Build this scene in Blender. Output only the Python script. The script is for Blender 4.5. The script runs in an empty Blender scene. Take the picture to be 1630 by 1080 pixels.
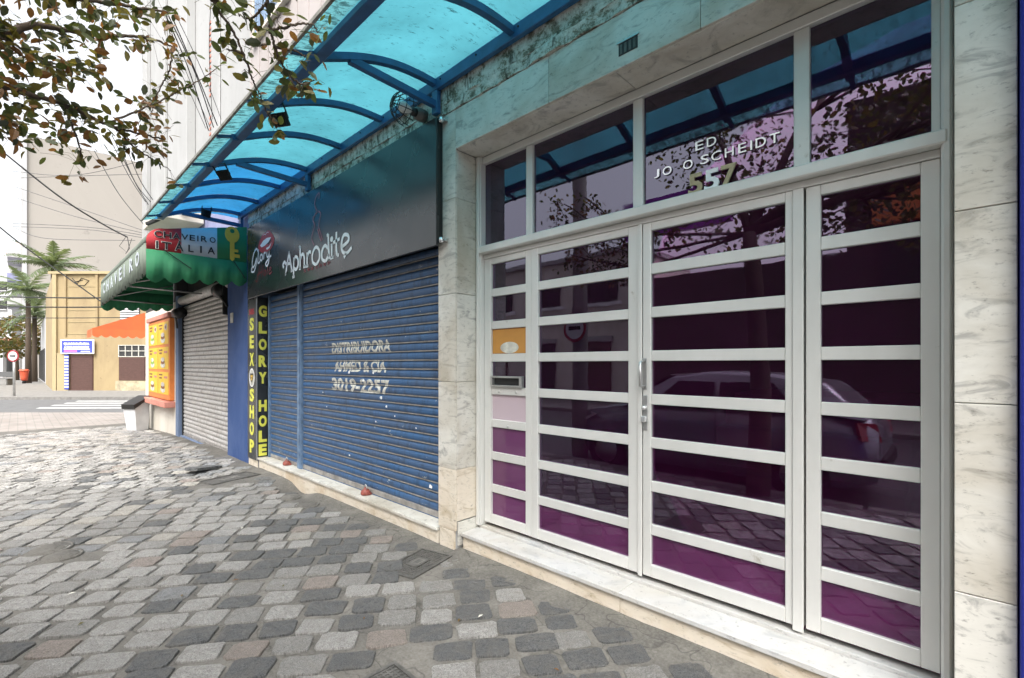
import bpy, bmesh, math, random
from mathutils import Vector, Matrix, noise
random.seed(7)
S = bpy.context.scene
COL = S.collection
R = math.radians
H = 1.48                       # eye height above the pavement by the door
AX = R(43.63)                  # the view runs this far left of the facade's normal

# ---------------------------------------------------------------- camera, sky, sun, exposure
cam = bpy.data.cameras.new('camera'); co = bpy.data.objects.new('camera', cam); COL.objects.link(co)
co.location = (0, 0, H); co.rotation_euler = (R(90), 0, AX)
cam.sensor_width = 36; cam.lens = 36*750/1630; cam.shift_y = 40/1630
cam.clip_start = .05; cam.clip_end = 600
S.camera = co
W = bpy.data.worlds.new('World'); S.world = W; W.use_nodes = True
wn = W.node_tree.nodes; wl = W.node_tree.links
bg = wn['Background']
sky = wn.new('ShaderNodeTexSky'); sky.sky_type = 'NISHITA'; sky.sun_disc = False
SUN_EL, SUN_AZ = R(55), R(140)
sky.sun_elevation = SUN_EL; sky.sun_rotation = SUN_AZ
sky.air_density = 1.2; sky.dust_density = 6; sky.ozone_density = 1
hs = wn.new('ShaderNodeHueSaturation'); hs.inputs['Saturation'].default_value = .16
wl.new(sky.outputs[0], hs.inputs['Color']); wl.new(hs.outputs[0], bg.inputs['Color'])
bg.inputs['Strength'].default_value = .15
sl = bpy.data.lights.new('sun', 'SUN'); so = bpy.data.objects.new('sun', sl); COL.objects.link(so)
sl.energy = .6; sl.angle = R(30); sl.color = (1, .97, .92)
dv = Vector((math.sin(SUN_AZ)*math.cos(SUN_EL), math.cos(SUN_AZ)*math.cos(SUN_EL), math.sin(SUN_EL)))
so.rotation_euler = dv.to_track_quat('Z', 'Y').to_euler()
S.view_settings.view_transform = 'Standard'; S.view_settings.look = 'None'
S.view_settings.exposure = 1.58; S.view_settings.gamma = 1
S.render.engine = 'CYCLES'
S.cycles.max_bounces = 8; S.cycles.transparent_max_bounces = 24
S.cycles.use_denoising = True

# ---------------------------------------------------------------- node materials
class NT:
    def __init__(s, name):
        s.m = bpy.data.materials.new(name); s.m.use_nodes = True
        s.n = s.m.node_tree.nodes; s.l = s.m.node_tree.links
        s.p = s.n['Principled BSDF']; s.out = s.n['Material Output']
        tc = s.n.new('ShaderNodeTexCoord'); oi = s.n.new('ShaderNodeObjectInfo')
        mu = s.n.new('ShaderNodeVectorMath'); mu.operation = 'SCALE'
        cb = s.n.new('ShaderNodeCombineXYZ')
        for i in range(3): s.l.new(oi.outputs['Random'], cb.inputs[i])
        s.l.new(cb.outputs[0], mu.inputs[0]); mu.inputs['Scale'].default_value = 37
        ad = s.n.new('ShaderNodeVectorMath'); ad.operation = 'ADD'
        s.l.new(tc.outputs['Object'], ad.inputs[0]); s.l.new(mu.outputs[0], ad.inputs[1])
        s.co_rand = ad.outputs[0]; s.co = tc.outputs['Object']; s.rand = oi.outputs['Random']
    def noise(s, scale, detail=4, rough=.55, dist=0, stretch=None, rand=True):
        t = s.n.new('ShaderNodeTexNoise'); t.inputs['Scale'].default_value = scale
        t.inputs['Detail'].default_value = detail; t.inputs['Roughness'].default_value = rough
        t.inputs['Distortion'].default_value = dist
        c = s.co_rand if rand else s.co
        if stretch:
            mp = s.n.new('ShaderNodeMapping'); mp.inputs['Scale'].default_value = stretch
            s.l.new(c, mp.inputs[0]); c = mp.outputs[0]
        s.l.new(c, t.inputs['Vector']); return t.outputs['Fac']
    def ramp(s, fac, *stops):
        r = s.n.new('ShaderNodeValToRGB'); e = r.color_ramp.elements
        while len(e) > 1: e.remove(e[-1])
        for i, (p, c) in enumerate(stops):
            if not isinstance(c, tuple): c = (c, c, c)
            k = e[0] if i == 0 else e.new(p)
            k.position = p; k.color = c+(1,)
        s.l.new(fac, r.inputs[0]); return r.outputs[0]
    def mix(s, fac, a, b, mode='MIX'):
        m = s.n.new('ShaderNodeMix'); m.data_type = 'RGBA'; m.blend_type = mode
        for sock, v in ((m.inputs[0], fac), (m.inputs[6], a), (m.inputs[7], b)):
            if hasattr(v, 'is_linked'): s.l.new(v, sock)
            elif isinstance(v, tuple): sock.default_value = v+(1,)
            else: sock.default_value = v
        return m.outputs[2]
    def set(s, col=None, rough=None, metal=None, spec=None, **k):
        for nm, v in (('Base Color', col), ('Roughness', rough), ('Metallic', metal), ('Specular IOR Level', spec)):
            if v is None: continue
            if hasattr(v, 'is_linked'): s.l.new(v, s.p.inputs[nm])
            elif isinstance(v, tuple): s.p.inputs[nm].default_value = v+(1,)
            else: s.p.inputs[nm].default_value = v
        for nm, v in k.items(): s.p.inputs[nm].default_value = v
        return s
    def bump(s, h, strength=.3, dist=.01):
        b = s.n.new('ShaderNodeBump'); b.inputs['Strength'].default_value = strength
        b.inputs['Distance'].default_value = dist
        s.l.new(h, b.inputs['Height']); s.l.new(b.outputs[0], s.p.inputs['Normal']); return s

M = {}
def plain(name, col, rough=.6, metal=0, var=.18, scale=6, bump=0, spec=None):
    t = NT(name); f = t.noise(scale, 5, .6)
    dark = tuple(c*(1-var) for c in col); lite = tuple(min(1, c*(1+var*.6)) for c in col)
    t.set(t.ramp(f, (.3, dark), (.7, lite)), rough, metal, spec)
    if bump: t.bump(t.noise(scale*9, 4, .6), bump, .005)
    M[name] = t.m; return t.m

def marble(name, base, vein, dirt):
    t = NT(name)
    v = t.noise(5, 7, .62, 1.6, (1, 1, 2.6)); f = t.noise(1.6, 5, .6, .6)
    c = t.ramp(v, (.34, vein), (.47, base), (.62, tuple(x*1.06 for x in base)), (.72, tuple(x*.86 for x in base)))
    c = t.mix(t.ramp(f, (.42, 0.), (.68, .75)), c, dirt)
    sp = t.ramp(t.noise(26, 5, .75, 0, (1, 1, 2.2)), (.30, .50), (.42, 1.))
    c = t.mix(1., c, sp, 'MULTIPLY')
    t.set(c, t.ramp(f, (.3, .38), (.7, .6))); t.bump(t.noise(60, 3), .06, .003); M[name] = t.m
marble('marble', (.62, .60, .545), (.36, .35, .325), (.38, .33, .25))
marble('marble_cream', (.66, .59, .49), (.50, .42, .31), (.52, .40, .26))
marble('marble_white', (.52, .515, .505), (.40, .405, .41), (.46, .42, .36))

t = NT('aluminium'); f = t.noise(3, 4, .6, 0, (1, 1, .15))
t.set(t.mix(1., t.ramp(f, (.3, (.62, .615, .585)), (.7, (.71, .70, .67))), t.ramp(t.noise(5, 8, .78, .2, (1, 1, 1)), (.28, (.66, .62, .56)), (.36, 1.)), 'MULTIPLY'), t.ramp(t.noise(20, 3), (.3, .34), (.7, .52)), .25); M['aluminium'] = t.m
plain('steel', (.55, .55, .54), .35, .8)

# tinted glass: reflects, lets purple light through
def glass(name, tint, refl, ior=1.9, wob=.05, film_glow=(.20, .03, .15), film_glow_w=.055):
    t = NT(name); n, l = t.n, t.l
    n.remove(t.p)
    tr = n.new('ShaderNodeBsdfTransparent'); tr.inputs[0].default_value = tint+(1,)
    gl = n.new('ShaderNodeBsdfGlossy'); gl.inputs['Color'].default_value = refl+(1,); gl.inputs['Roughness'].default_value = .004
    fr = n.new('ShaderNodeFresnel'); fr.inputs['IOR'].default_value = ior
    b = n.new('ShaderNodeBump'); b.inputs['Strength'].default_value = wob; b.inputs['Distance'].default_value = .01
    l.new(t.noise(3.5, 2, .5), b.inputs['Height']); l.new(b.outputs[0], gl.inputs['Normal'])
    df = n.new('ShaderNodeBsdfDiffuse'); df.inputs[0].default_value = film_glow+(1,)
    dm = n.new('ShaderNodeMixShader'); l.new(t.ramp(t.noise(2.5, 6, .7), (.35, film_glow_w*.7), (.7, film_glow_w*1.5)), dm.inputs[0]); l.new(tr.outputs[0], dm.inputs[1]); l.new(df.outputs[0], dm.inputs[2])
    l.new(t.ramp(t.noise(6, 6, .7), (.45, .006), (.75, .05)), gl.inputs['Roughness'])
    mx = n.new('ShaderNodeMixShader'); l.new(fr.outputs[0], mx.inputs[0]); l.new(dm.outputs[0], mx.inputs[1]); l.new(gl.outputs[0], mx.inputs[2])
    l.new(mx.outputs[0], t.out.inputs['Surface']); M[name] = t.m
glass('glass_purple', (.60, .22, .45), (.78, .76, .97), 2.05)
glass('glass_floor_glow', (.60, .22, .45), (.78, .76, .97), 1.75, .05, (.15, .03, .115), .5)  # strong purple diffuse stands in for the lit lobby floor behind the pane
glass('glass_dark', (.06, .02, .04), (.93, .82, .95), 2.0)
glass('glass_violet', (.50, .10, .48), (.93, .75, .97), 1.9)
glass('glass_clear', (.55, .58, .58), (.9, .9, .92), 1.5)
t = NT('glass_lobby_glow'); t.set(t.ramp(t.noise(2, 3), (.3, (.10, .022, .085)), (.7, (.13, .035, .11))), .06, None, .8); M['glass_lobby_glow'] = t.m  # opaque purple: light coming through from the lobby is painted into the pane
t = NT('glass_frosted'); t.set((.50, .40, .44), .3); M['glass_frosted'] = t.m

def sheet(name, tone, grime):
    t = NT(name); n, l = t.n, t.l; n.remove(t.p)
    d = t.ramp(t.noise(16, 6, .75, .3, (2.2, .7, 1)), (grime-.09, .30), (grime, 1.))
    e = t.ramp(t.noise(1.5, 5, .65), (.3, .70), (.7, 1.1))
    c = t.mix(1., t.mix(1., tone, d, 'MULTIPLY'), e, 'MULTIPLY')
    tl = n.new('ShaderNodeBsdfTranslucent'); l.new(c, tl.inputs[0])
    tr = n.new('ShaderNodeBsdfTransparent'); l.new(t.mix(1., c, (.85, .9, .95), 'MULTIPLY'), tr.inputs[0])
    gl = n.new('ShaderNodeBsdfGlossy'); gl.inputs[0].default_value = (.8, .9, .95, 1); gl.inputs[1].default_value = .25
    a = n.new('ShaderNodeMixShader'); a.inputs[0].default_value = .32; l.new(tl.outputs[0], a.inputs[1]); l.new(tr.outputs[0], a.inputs[2])
    b = n.new('ShaderNodeMixShader'); b.inputs[0].default_value = .05; l.new(a.outputs[0], b.inputs[1]); l.new(gl.outputs[0], b.inputs[2])
    l.new(b.outputs[0], t.out.inputs['Surface']); M[name] = t.m
sheet('polycarbonate', (.065, .265, .32), .42); sheet('polycarbonate_blue', (.022, .165, .34), .42); sheet('polycarbonate_grimy', (.10, .30, .33), .52)
t = NT('dirty_edge'); t.set(t.ramp(t.noise(9, 6, .7), (.35, (.10, .10, .08)), (.65, (.30, .30, .27))), .8); M['dirty_edge'] = t.m
plain('blue_steel', (.020, .085, .20), .42, 0, .3, 8)

t = NT('stained_concrete')
f = t.noise(11, 10, .78, .15, (.8, 1, 1)); g = t.noise(12, 8, .78, .1, (1.3, 1, .4))
c = t.ramp(f, (.34, (.06, .05, .035)), (.43, (.20, .18, .13)), (.485, (.50, .48, .42)), (.6, (.70, .69, .64)), (.75, (.60, .59, .56)))
c = t.mix(t.ramp(g, (.38, .9), (.47, 0.)), c, (.05, .045, .03))
t.set(c, .85); t.bump(f, .9, .012); M['stained_concrete'] = t.m

def plaster(name, col, dirt, amount=.5, scale=1.4, bump=.25):
    t = NT(name); f = t.noise(scale, 7, .65, .5, (1, 1, .5)); g = t.noise(scale*7, 5, .7)
    c = t.mix(t.ramp(f, (.42, 0.), (.75, amount)), col, dirt)
    c = t.mix(t.ramp(g, (.26, amount*.8), (.38, 0.)), c, tuple(x*.5 for x in dirt))
    t.set(c, .85); t.bump(t.noise(55, 5, .6), bump, .006); M[name] = t.m
plaster('plaster_grey', (.40, .40, .395), (.27, .27, .255), .55, .9)
plaster('plaster_pinkish', (.44, .40, .385), (.31, .27, .25), .5, .9)
plaster('plaster_white', (.66, .62, .55), (.42, .36, .26), .55, 1.6)
plaster('plaster_blue', (.028, .068, .20), (.075, .12, .26), .75, 3, .5)
plaster('plaster_lavender', (.27, .28, .44), (.16, .16, .32), .6, 5, .9)
plaster('plaster_steelblue', (.12, .17, .27), (.2, .22, .28), .5, 3)
plaster('blue_paint', (.015, .025, .30), (.02, .03, .22), .4, 3)
plaster('yellow_wall', (.34, .26, .14), (.22, .16, .09), .75, .8)
plaster('yellow_pale', (.38, .305, .17), (.26, .205, .12), .6, .8)
plaster('cream_tower', (.345, .318, .285), (.26, .24, .215), .5, .12, .05)
plaster('white_far', (.46, .46, .465), (.36, .36, .36), .4, .4)
plaster('pink_wall', (.52, .42, .40), (.44, .35, .32), .5, .6)
plaster('interior', (.16, .12, .14), (.12, .09, .1), .4, 1)
plaster('lobby_floor', (.80, .42, .62), (.7, .35, .5), .4, 2)

def slatmat(name, col, dirt, chip, metal=0, rough=.5):
    t = NT(name); f = t.noise(2.2, 6, .65, .3, (.5, 1, 1.2)); g = t.noise(13, 5, .75, .2, (.55, 1, 1.3))
    c = t.mix(t.ramp(f, (.38, 0.), (.72, .8)), col, dirt)
    c = t.mix(t.ramp(g, (.655, 0.), (.68, .9)), c, chip)
    c = t.mix(1., c, t.ramp(t.noise(5, 7, .75, .6, (3, 1, .35)), (.32, (.5, .48, .46)), (.5, 1.)), 'MULTIPLY')
    t.set(c, rough, metal); t.bump(t.noise(30, 3), .08, .004); M[name] = t.m
slatmat('shutter_blue', (.032, .10, .225), (.07, .095, .15), (.45, .47, .47))
slatmat('shutter_grey', (.60, .585, .565), (.46, .42, .38), (.55, .54, .52), .25, .5)
plain('slat_edge', (.33, .31, .29), .6, .3, .4, 9)
plain('rail_blue', (.16, .24, .36), .5, .2, .4, 12)
plain('shutter_brown', (.10, .05, .04), .6)

t = NT('sign_black'); t.set(t.ramp(t.noise(1.4, 3, .5), (.3, (.018, .02, .022)), (.7, (.028, .03, .032))), t.ramp(t.noise(2, 4), (.3, .2), (.7, .34)), .0, .65); M['sign_black'] = t.m
plain('paint_white', (.88, .88, .88), .5, 0, .05)
plain('paint_red', (.48, .055, .065), .5, 0, .1)
plain('paint_rose', (.36, .15, .19), .5, 0, .1)
plain('paint_darkred', (.26, .05, .06), .5, 0, .1)
plain('paint_yellow', (.72, .70, .10), .5, 0, .1)
plain('paint_cream', (.62, .60, .53), .6, 0, .45, 14)
plain('paint_black', (.012, .012, .013), .5, 0, .1)
plain('paint_gold', (.72, .45, .05), .5, 0, .15)
plain('brass_dull', (.42, .36, .22), .4, .3, .3, 20)
plain('chrome', (.78, .78, .78), .22, .7, .05)
plain('orange_paper', (.52, .24, .05), .6, 0, .1)
plain('menu_orange', (.70, .22, .05), .5, 0, .1)
plain('menu_yellow', (.78, .50, .04), .5, 0, .1)
plain('menu_brown', (.24, .10, .04), .6, 0, .4, 20)
plain('menu_green', (.25, .42, .08), .6, 0, .3, 20)
plain('menu_grey', (.55, .5, .46), .6, 0, .3, 20)
plain('salmon', (.60, .25, .19), .7, 0, .2)
plain('sign_blue', (.05, .07, .36), .5, 0, .1)
plain('sign_pink', (.75, .16, .42), .5, 0, .1)
plain('banner_purple', (.30, .05, .45), .5, 0, .1)
def fabric(name, col, dirt):
    t = NT(name); f = t.noise(3, 6, .7, .4)
    c = t.mix(t.ramp(f, (.4, 0.), (.75, .7)), col, dirt); t.set(c, .75); t.bump(t.noise(8, 2), .2, .01); M[name] = t.m
fabric('cloth_red', (.42, .022, .03), (.30, .03, .035)); fabric('cloth_white', (.50, .54, .58), (.42, .45, .48))
fabric('cloth_green', (.02, .19, .075), (.035, .14, .075)); fabric('cloth_faded', (.16, .19, .15), (.08, .10, .075))
fabric('cloth_orange', (.68, .13, .035), (.5, .1, .04))
plain('black_metal', (.02, .02, .02), .5, .3)
plain('black_plastic', (.018, .018, .018), .45)
plain('grey_plastic', (.60, .60, .61), .5, 0, .1)
plain('lamp_glass', (.75, .75, .72), .15)
plain('cast_iron', (.13, .125, .115), .6, .3, .4, 25, .3)
plain('lock_red', (.28, .07, .05), .55, 0, .4, 30)
plain('wire_black', (.015, .015, .015), .6)
plain('wire_grey', (.10, .10, .10), .6)
plain('bark', (.09, .065, .045), .9, 0, .4, 30, .6)
plain('asphalt', (.13, .13, .13), .85, 0, .25, 4, .3)
plain('road_white', (.45, .45, .44), .7, 0, .2, 3)
plain('road_near', (.055, .055, .055), .85, 0, .25, 4, .3)
plain('kerb_stone', (.21, .20, .185), .85, 0, .3, 6, .3)
plain('litter_red', (.62, .10, .045), .5)
plain('car_grey', (.27, .28, .295), .25, .5, .05)
plain('rubber', (.015, .015, .015), .8)
plain('tail_red', (.28, .012, .012), .2)
plain('stone_plinth', (.42, .36, .24), .85, 0, .4, 3, .3)
plain('street_pole', (.34, .33, .31), .8, 0, .2, 3)
plain('dark_recess', (.035, .035, .035), .8)
plain('timber_dark', (.055, .04, .035), .7)

def stone(name, a, b, c3):
    t = NT(name); f = t.noise(11, 6, .72, .4); g = t.noise(34, 5, .75); h = t.noise(3, 2, .5)
    c = t.ramp(f, (.36, a), (.5, b), (.62, c3))
    c = t.mix(.5, c, t.ramp(g, (.40, tuple(x*.45 for x in a)), (.58, tuple(min(1, x*1.3) for x in c3))))
    c = t.mix(t.ramp(h, (.4, 0.), (.7, .3)), c, (.20, .18, .15))
    t.set(c, t.ramp(f, (.3, .55), (.7, .8))); t.bump(t.mix(.35, f, g), 1.0, .03); M[name] = t.m
stone('stone_light', (.175, .17, .16), (.31, .30, .285), (.45, .435, .41))
stone('stone_mid', (.14, .136, .128), (.235, .228, .216), (.34, .33, .31))
stone('stone_dark', (.045, .047, .048), (.092, .095, .096), (.17, .172, .17))
stone('stone_blue', (.13, .134, .138), (.20, .205, .208), (.28, .283, .283))
stone('stone_cream', (.23, .215, .19), (.335, .315, .28), (.44, .415, .37))
stone('stone_pink', (.17, .14, .122), (.25, .212, .187), (.34, .295, .262))
STONES = ['stone_light', 'stone_mid', 'stone_dark', 'stone_blue', 'stone_cream', 'stone_pink']
t = NT('joint_mortar'); f = t.noise(3.2, 8, .72, .5, None, False); g = t.noise(60, 5, .7, 0, None, False)
c = t.ramp(f, (.3, (.06, .053, .042)), (.5, (.13, .117, .094)), (.7, (.23, .21, .178)))
c = t.mix(.35, c, t.ramp(g, (.3, .03), (.7, .24)))
vo = t.n.new('ShaderNodeTexVoronoi'); vo.feature = 'DISTANCE_TO_EDGE'; vo.inputs['Scale'].default_value = 3.1
wv = t.n.new('ShaderNodeVectorMath'); wv.operation = 'ADD'; t.l.new(t.co, wv.inputs[0])
wn_ = t.n.new('ShaderNodeTexNoise'); wn_.inputs['Scale'].default_value = 4; t.l.new(t.co, wn_.inputs['Vector']); ws = t.n.new('ShaderNodeVectorMath'); ws.operation = 'SCALE'; ws.inputs['Scale'].default_value = .35
t.l.new(wn_.outputs['Color'], ws.inputs[0]); t.l.new(ws.outputs[0], wv.inputs[1]); t.l.new(wv.outputs[0], vo.inputs['Vector'])
crk = t.ramp(vo.outputs['Distance'], (.0, .55), (.016, 1.)); c = t.mix(1., c, crk, 'MULTIPLY')
t.set(c, .95); t.bump(t.mix(.5, f, g), .8, .012); M['joint_mortar'] = t.m
t = NT('block_paving')
br = t.n.new('ShaderNodeTexBrick'); br.inputs['Scale'].default_value = 1
br.inputs['Brick Width'].default_value = .26; br.inputs['Row Height'].default_value = .17; br.inputs['Mortar Size'].default_value = .012
br.inputs['Color1'].default_value = (.22, .175, .15, 1); br.inputs['Color2'].default_value = (.175, .15, .135, 1); br.inputs['Mortar'].default_value = (.10, .09, .075, 1)
t.l.new(t.co, br.inputs['Vector'])
t.set(t.mix(.5, br.outputs['Color'], t.ramp(t.noise(1.2, 6, .7), (.3, (.22, .2, .18)), (.7, (.44, .41, .38)))), .9); M['block_paving'] = t.m

def leafmat(name, a, b):
    t = NT(name); n, l = t.n, t.l
    c = t.ramp(t.noise(9, 4, .6), (.3, a), (.7, b)); t.set(c, .5)
    tl = n.new('ShaderNodeBsdfTranslucent'); l.new(t.mix(1., c, (1.6, 1.5, .9), 'MULTIPLY'), tl.inputs[0])
    mx = n.new('ShaderNodeMixShader'); mx.inputs[0].default_value = .35
    l.new(t.p.outputs[0], mx.inputs[1]); l.new(tl.outputs[0], mx.inputs[2]); l.new(mx.outputs[0], t.out.inputs['Surface']); M[name] = t.m
leafmat('leaf_green', (.045, .065, .02), (.085, .105, .03)); leafmat('leaf_olive', (.10, .09, .022), (.16, .14, .035))
leafmat('leaf_rust', (.13, .06, .022), (.22, .11, .03)); leafmat('leaf_dark', (.028, .036, .02), (.05, .06, .03))
leafmat('palm_green', (.10, .14, .075), (.16, .20, .11)); leafmat('leaf_autumn', (.14, .08, .03), (.2, .14, .05))

# ---------------------------------------------------------------- mesh builder, things and parts
class MB:
    def __init__(s): s.v = []; s.f = []; s.mi = []; s.sm = []; s.mats = []
    def mat(s, m):
        if m not in s.mats: s.mats.append(m)
        return s.mats.index(m)
    def add(s, verts, faces, m, smooth=False):
        o = len(s.v); s.v += [tuple(v) for v in verts]; k = s.mat(m)
        for f in faces: s.f.append([o+i for i in f]); s.mi.append(k); s.sm.append(smooth)
        return s
    def box(s, x0, x1, y0, y1, z0, z1, m, b=0):
        x0, x1 = min(x0, x1), max(x0, x1); y0, y1 = min(y0, y1), max(y0, y1); z0, z1 = min(z0, z1), max(z0, z1)
        if not b:
            v = [(x, y, z) for z in (z0, z1) for y in (y0, y1) for x in (x0, x1)]
            return s.add(v, [(0, 2, 3, 1), (4, 5, 7, 6), (0, 1, 5, 4), (2, 6, 7, 3), (0, 4, 6, 2), (1, 3, 7, 5)], m)
        b = min(b, (x1-x0)*.45, (y1-y0)*.45, (z1-z0)*.45)
        bm = bmesh.new(); bmesh.ops.create_cube(bm, size=1)
        for q in bm.verts: q.co = Vector((x0+(q.co.x+.5)*(x1-x0), y0+(q.co.y+.5)*(y1-y0), z0+(q.co.z+.5)*(z1-z0)))
        bmesh.ops.bevel(bm, geom=list(bm.edges), offset=b, segments=1, affect='EDGES')
        return s.bm(bm, m)
    def bm(s, bm, m, smooth=False):
        bm.verts.ensure_lookup_table(); bm.verts.index_update()
        s.add([v.co[:] for v in bm.verts], [[v.index for v in f.verts] for f in bm.faces], m, smooth); bm.free(); return s
    def tube(s, pts, r, m, n=8, cap=True):
        pts = [Vector(p) for p in pts]; rs = r if isinstance(r, (list, tuple)) else [r]*len(pts)
        V = []; F = []
        up = None
        for i, p in enumerate(pts):
            d = (pts[min(i+1, len(pts)-1)]-pts[max(i-1, 0)]).normalized()
            if up is None: up = Vector((0, 0, 1)) if abs(d.z) < .9 else Vector((1, 0, 0))
            a = d.cross(up).normalized(); up = a.cross(d).normalized()
            for k in range(n):
                t_ = 2*math.pi*k/n; V.append(p+a*(rs[i]*math.cos(t_))+up*(rs[i]*math.sin(t_)))
        for i in range(len(pts)-1):
            for k in range(n):
                F.append((i*n+k, i*n+(k+1) % n, (i+1)*n+(k+1) % n, (i+1)*n+k))
        if cap: F += [tuple(range(n))[::-1], tuple(range((len(pts)-1)*n, len(pts)*n))]
        return s.add(V, F, m, n > 5)
    def bar(s, a, b, w, h, m):          # square bar between two points
        a, b = Vector(a), Vector(b); d = (b-a).normalized(); u = Vector((0, 0, 1))
        if abs(d.z) > .95: u = Vector((0, 1, 0))
        x = d.cross(u).normalized(); u = x.cross(d)
        V = [p+x*(i*w/2)+u*(j*h/2) for p in (a, b) for i, j in ((-1, -1), (1, -1), (1, 1), (-1, 1))]
        return s.add(V, [(0, 1, 2, 3), (7, 6, 5, 4), (0, 4, 5, 1), (1, 5, 6, 2), (2, 6, 7, 3), (3, 7, 4, 0)], m)
    def sweep(s, pts, w, h, m):         # flat-sided bar along a line lying in a plane of constant x
        V = []; F = []
        for i, p in enumerate(pts):
            q = Vector(pts[min(i+1, len(pts)-1)])-Vector(pts[max(i-1, 0)]); q.normalize()
            nn = Vector((0, -q.z, q.y)); p = Vector(p)
            V += [p+Vector((-w/2, 0, 0))-nn*h/2, p+Vector((w/2, 0, 0))-nn*h/2, p+Vector((w/2, 0, 0))+nn*h/2, p+Vector((-w/2, 0, 0))+nn*h/2]
        for i in range(len(pts)-1):
            for k in range(4): F.append((4*i+k, 4*i+(k+1) % 4, 4*i+4+(k+1) % 4, 4*i+4+k))
        F += [(3, 2, 1, 0), tuple(4*(len(pts)-1)+k for k in range(4))]
        return s.add(V, F, m)
    def prism(s, poly, off, m):         # polygon of 3-D points pushed along off
        n = len(poly); P = [Vector(p) for p in poly]; o = Vector(off)
        return s.add(P+[p+o for p in P], [tuple(range(n))[::-1], tuple(range(n, 2*n))]+[(i, (i+1) % n, n+(i+1) % n, n+i) for i in range(n)], m)
    def lathe(s, c, prof, m, n=16):
        V = []; F = []
        for r_, z in prof:
            for k in range(n): V.append((c[0]+r_*math.cos(2*math.pi*k/n), c[1]+r_*math.sin(2*math.pi*k/n), c[2]+z))
        for i in range(len(prof)-1):
            for k in range(n): F.append((i*n+k, i*n+(k+1) % n, (i+1)*n+(k+1) % n, (i+1)*n+k))
        F += [tuple(range(n))[::-1], tuple(range((len(prof)-1)*n, len(prof)*n))]
        return s.add(V, F, m, True)
    def build(s, name, parent=None, label=None, kind=None, local=False):
        me = bpy.data.meshes.new(name)
        o = Vector((0, 0, 0)) if (local or parent is None) else origin(parent)
        me.from_pydata([(v[0]-o.x, v[1]-o.y, v[2]-o.z) for v in s.v], [], s.f)
        for m in s.mats: me.materials.append(M[m])
        me.polygons.foreach_set('material_index', s.mi); me.polygons.foreach_set('use_smooth', s.sm); me.update()
        ob = bpy.data.objects.new(name, me); COL.objects.link(ob)
        if parent is not None: ob.parent = parent
        if label: ob['label'] = label
        if kind: ob['kind'] = kind
        return ob
def origin(o):
    p = Vector((0, 0, 0))
    while o is not None: p = p+o.location; o = o.parent
    return p
def tag(o, label, cat, group=None):
    o['label'] = label; o['category'] = cat
    if group: o['group'] = group
    return o
def thing(name, loc, label, cat, group=None):
    o = bpy.data.objects.new(name, None); o.empty_display_size = .1; COL.objects.link(o); o.location = loc
    return tag(o, label, cat, group)
def box(name, parent, *a, b=0, label=None, kind=None): return MB().box(*a, b=b).build(name, parent, label, kind)

# letters: the built-in font turned to mesh, laid on a plane o + x*ex + y*ey
def text(s, w, h, o, ex, ey, m, name, parent, depth=.006, bold=0, shear=0, face=None):
    cu = bpy.data.curves.new('letters', 'FONT'); cu.body = s; cu.size = 1; cu.offset = bold; cu.shear = shear
    cu.resolution_u = 3
    ob = bpy.data.objects.new('letters', cu); COL.objects.link(ob)
    dg = bpy.context.evaluated_depsgraph_get(); me = bpy.data.meshes.new_from_object(ob.evaluated_get(dg))
    bpy.data.objects.remove(ob); bpy.data.curves.remove(cu)
    bm = bmesh.new(); bm.from_mesh(me); bpy.data.meshes.remove(me)
    if not bm.verts: bm.free(); return None
    x0 = min(v.co.x for v in bm.verts); x1 = max(v.co.x for v in bm.verts); y0 = min(v.co.y for v in bm.verts); y1 = max(v.co.y for v in bm.verts)
    ex, ey, o = Vector(ex), Vector(ey), Vector(o); nn = ex.cross(ey)
    if depth:
        r = bmesh.ops.extrude_face_region(bm, geom=list(bm.faces))
        for v in r['geom']:
            if isinstance(v, bmesh.types.BMVert): v.co.z += 1
    for v in bm.verts:
        a = (v.co.x-x0)/(x1-x0)*w if x1 > x0 else 0; c = (v.co.y-y0)/(y1-y0)*h
        v.co = o+ex*a+ey*c+nn*(v.co.z*depth)
    bmesh.ops.recalc_face_normals(bm, faces=bm.faces)
    if face: face(bm)
    mb = MB(); mb.bm(bm, m)
    return mb.build(name, parent)
EXF, EZ = (1, 0, 0), (0, 0, 1)          # facing the street (-Y)
EYS = (0, 1, 0)                          # facing along the pavement (+X)
def ribbon(mb, pts, wd, o, ex, ey, m, depth=.006, closed=False, steps=6):
    P = [Vector((p[0], p[1], 0)) for p in pts]; Q = []
    n = len(P)
    for i in range(n if closed else n-1):
        g = lambda k: P[k % n] if closed else P[max(0, min(n-1, k))]
        a, b, c, d = g(i-1), g(i), g(i+1), g(i+2)
        for k in range(steps):
            u = k/steps; Q.append(.5*((2*b)+(c-a)*u+(2*a-5*b+4*c-d)*u*u+(3*b-a-3*c+d)*u**3))
    if not closed: Q.append(P[-1])
    ex, ey, o = Vector(ex), Vector(ey), Vector(o); nn = ex.cross(ey).normalized(); L = len(Q); V = []; F = []
    for i, q in enumerate(Q):
        t_ = (Q[(i+1) % L]-Q[i-1]) if closed else (Q[min(i+1, L-1)]-Q[max(i-1, 0)])
        t_.normalize(); s_ = Vector((-t_.y, t_.x, 0))*wd/2
        for w_ in (q+s_, q-s_): V.append(o+ex*w_.x+ey*w_.y+nn*depth)
    for i in range(L if closed else L-1):
        j = (i+1) % L; F.append((2*i, 2*i+1, 2*j+1, 2*j))
    mb.add(V, F, m)
def flat(mb, poly, o, ex, ey, m, depth):
    ex, ey, o = Vector(ex), Vector(ey), Vector(o); nn = ex.cross(ey).normalized()
    mb.add([o+ex*p[0]+ey*p[1]+nn*depth for p in poly], [tuple(range(len(poly)))], m)
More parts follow.
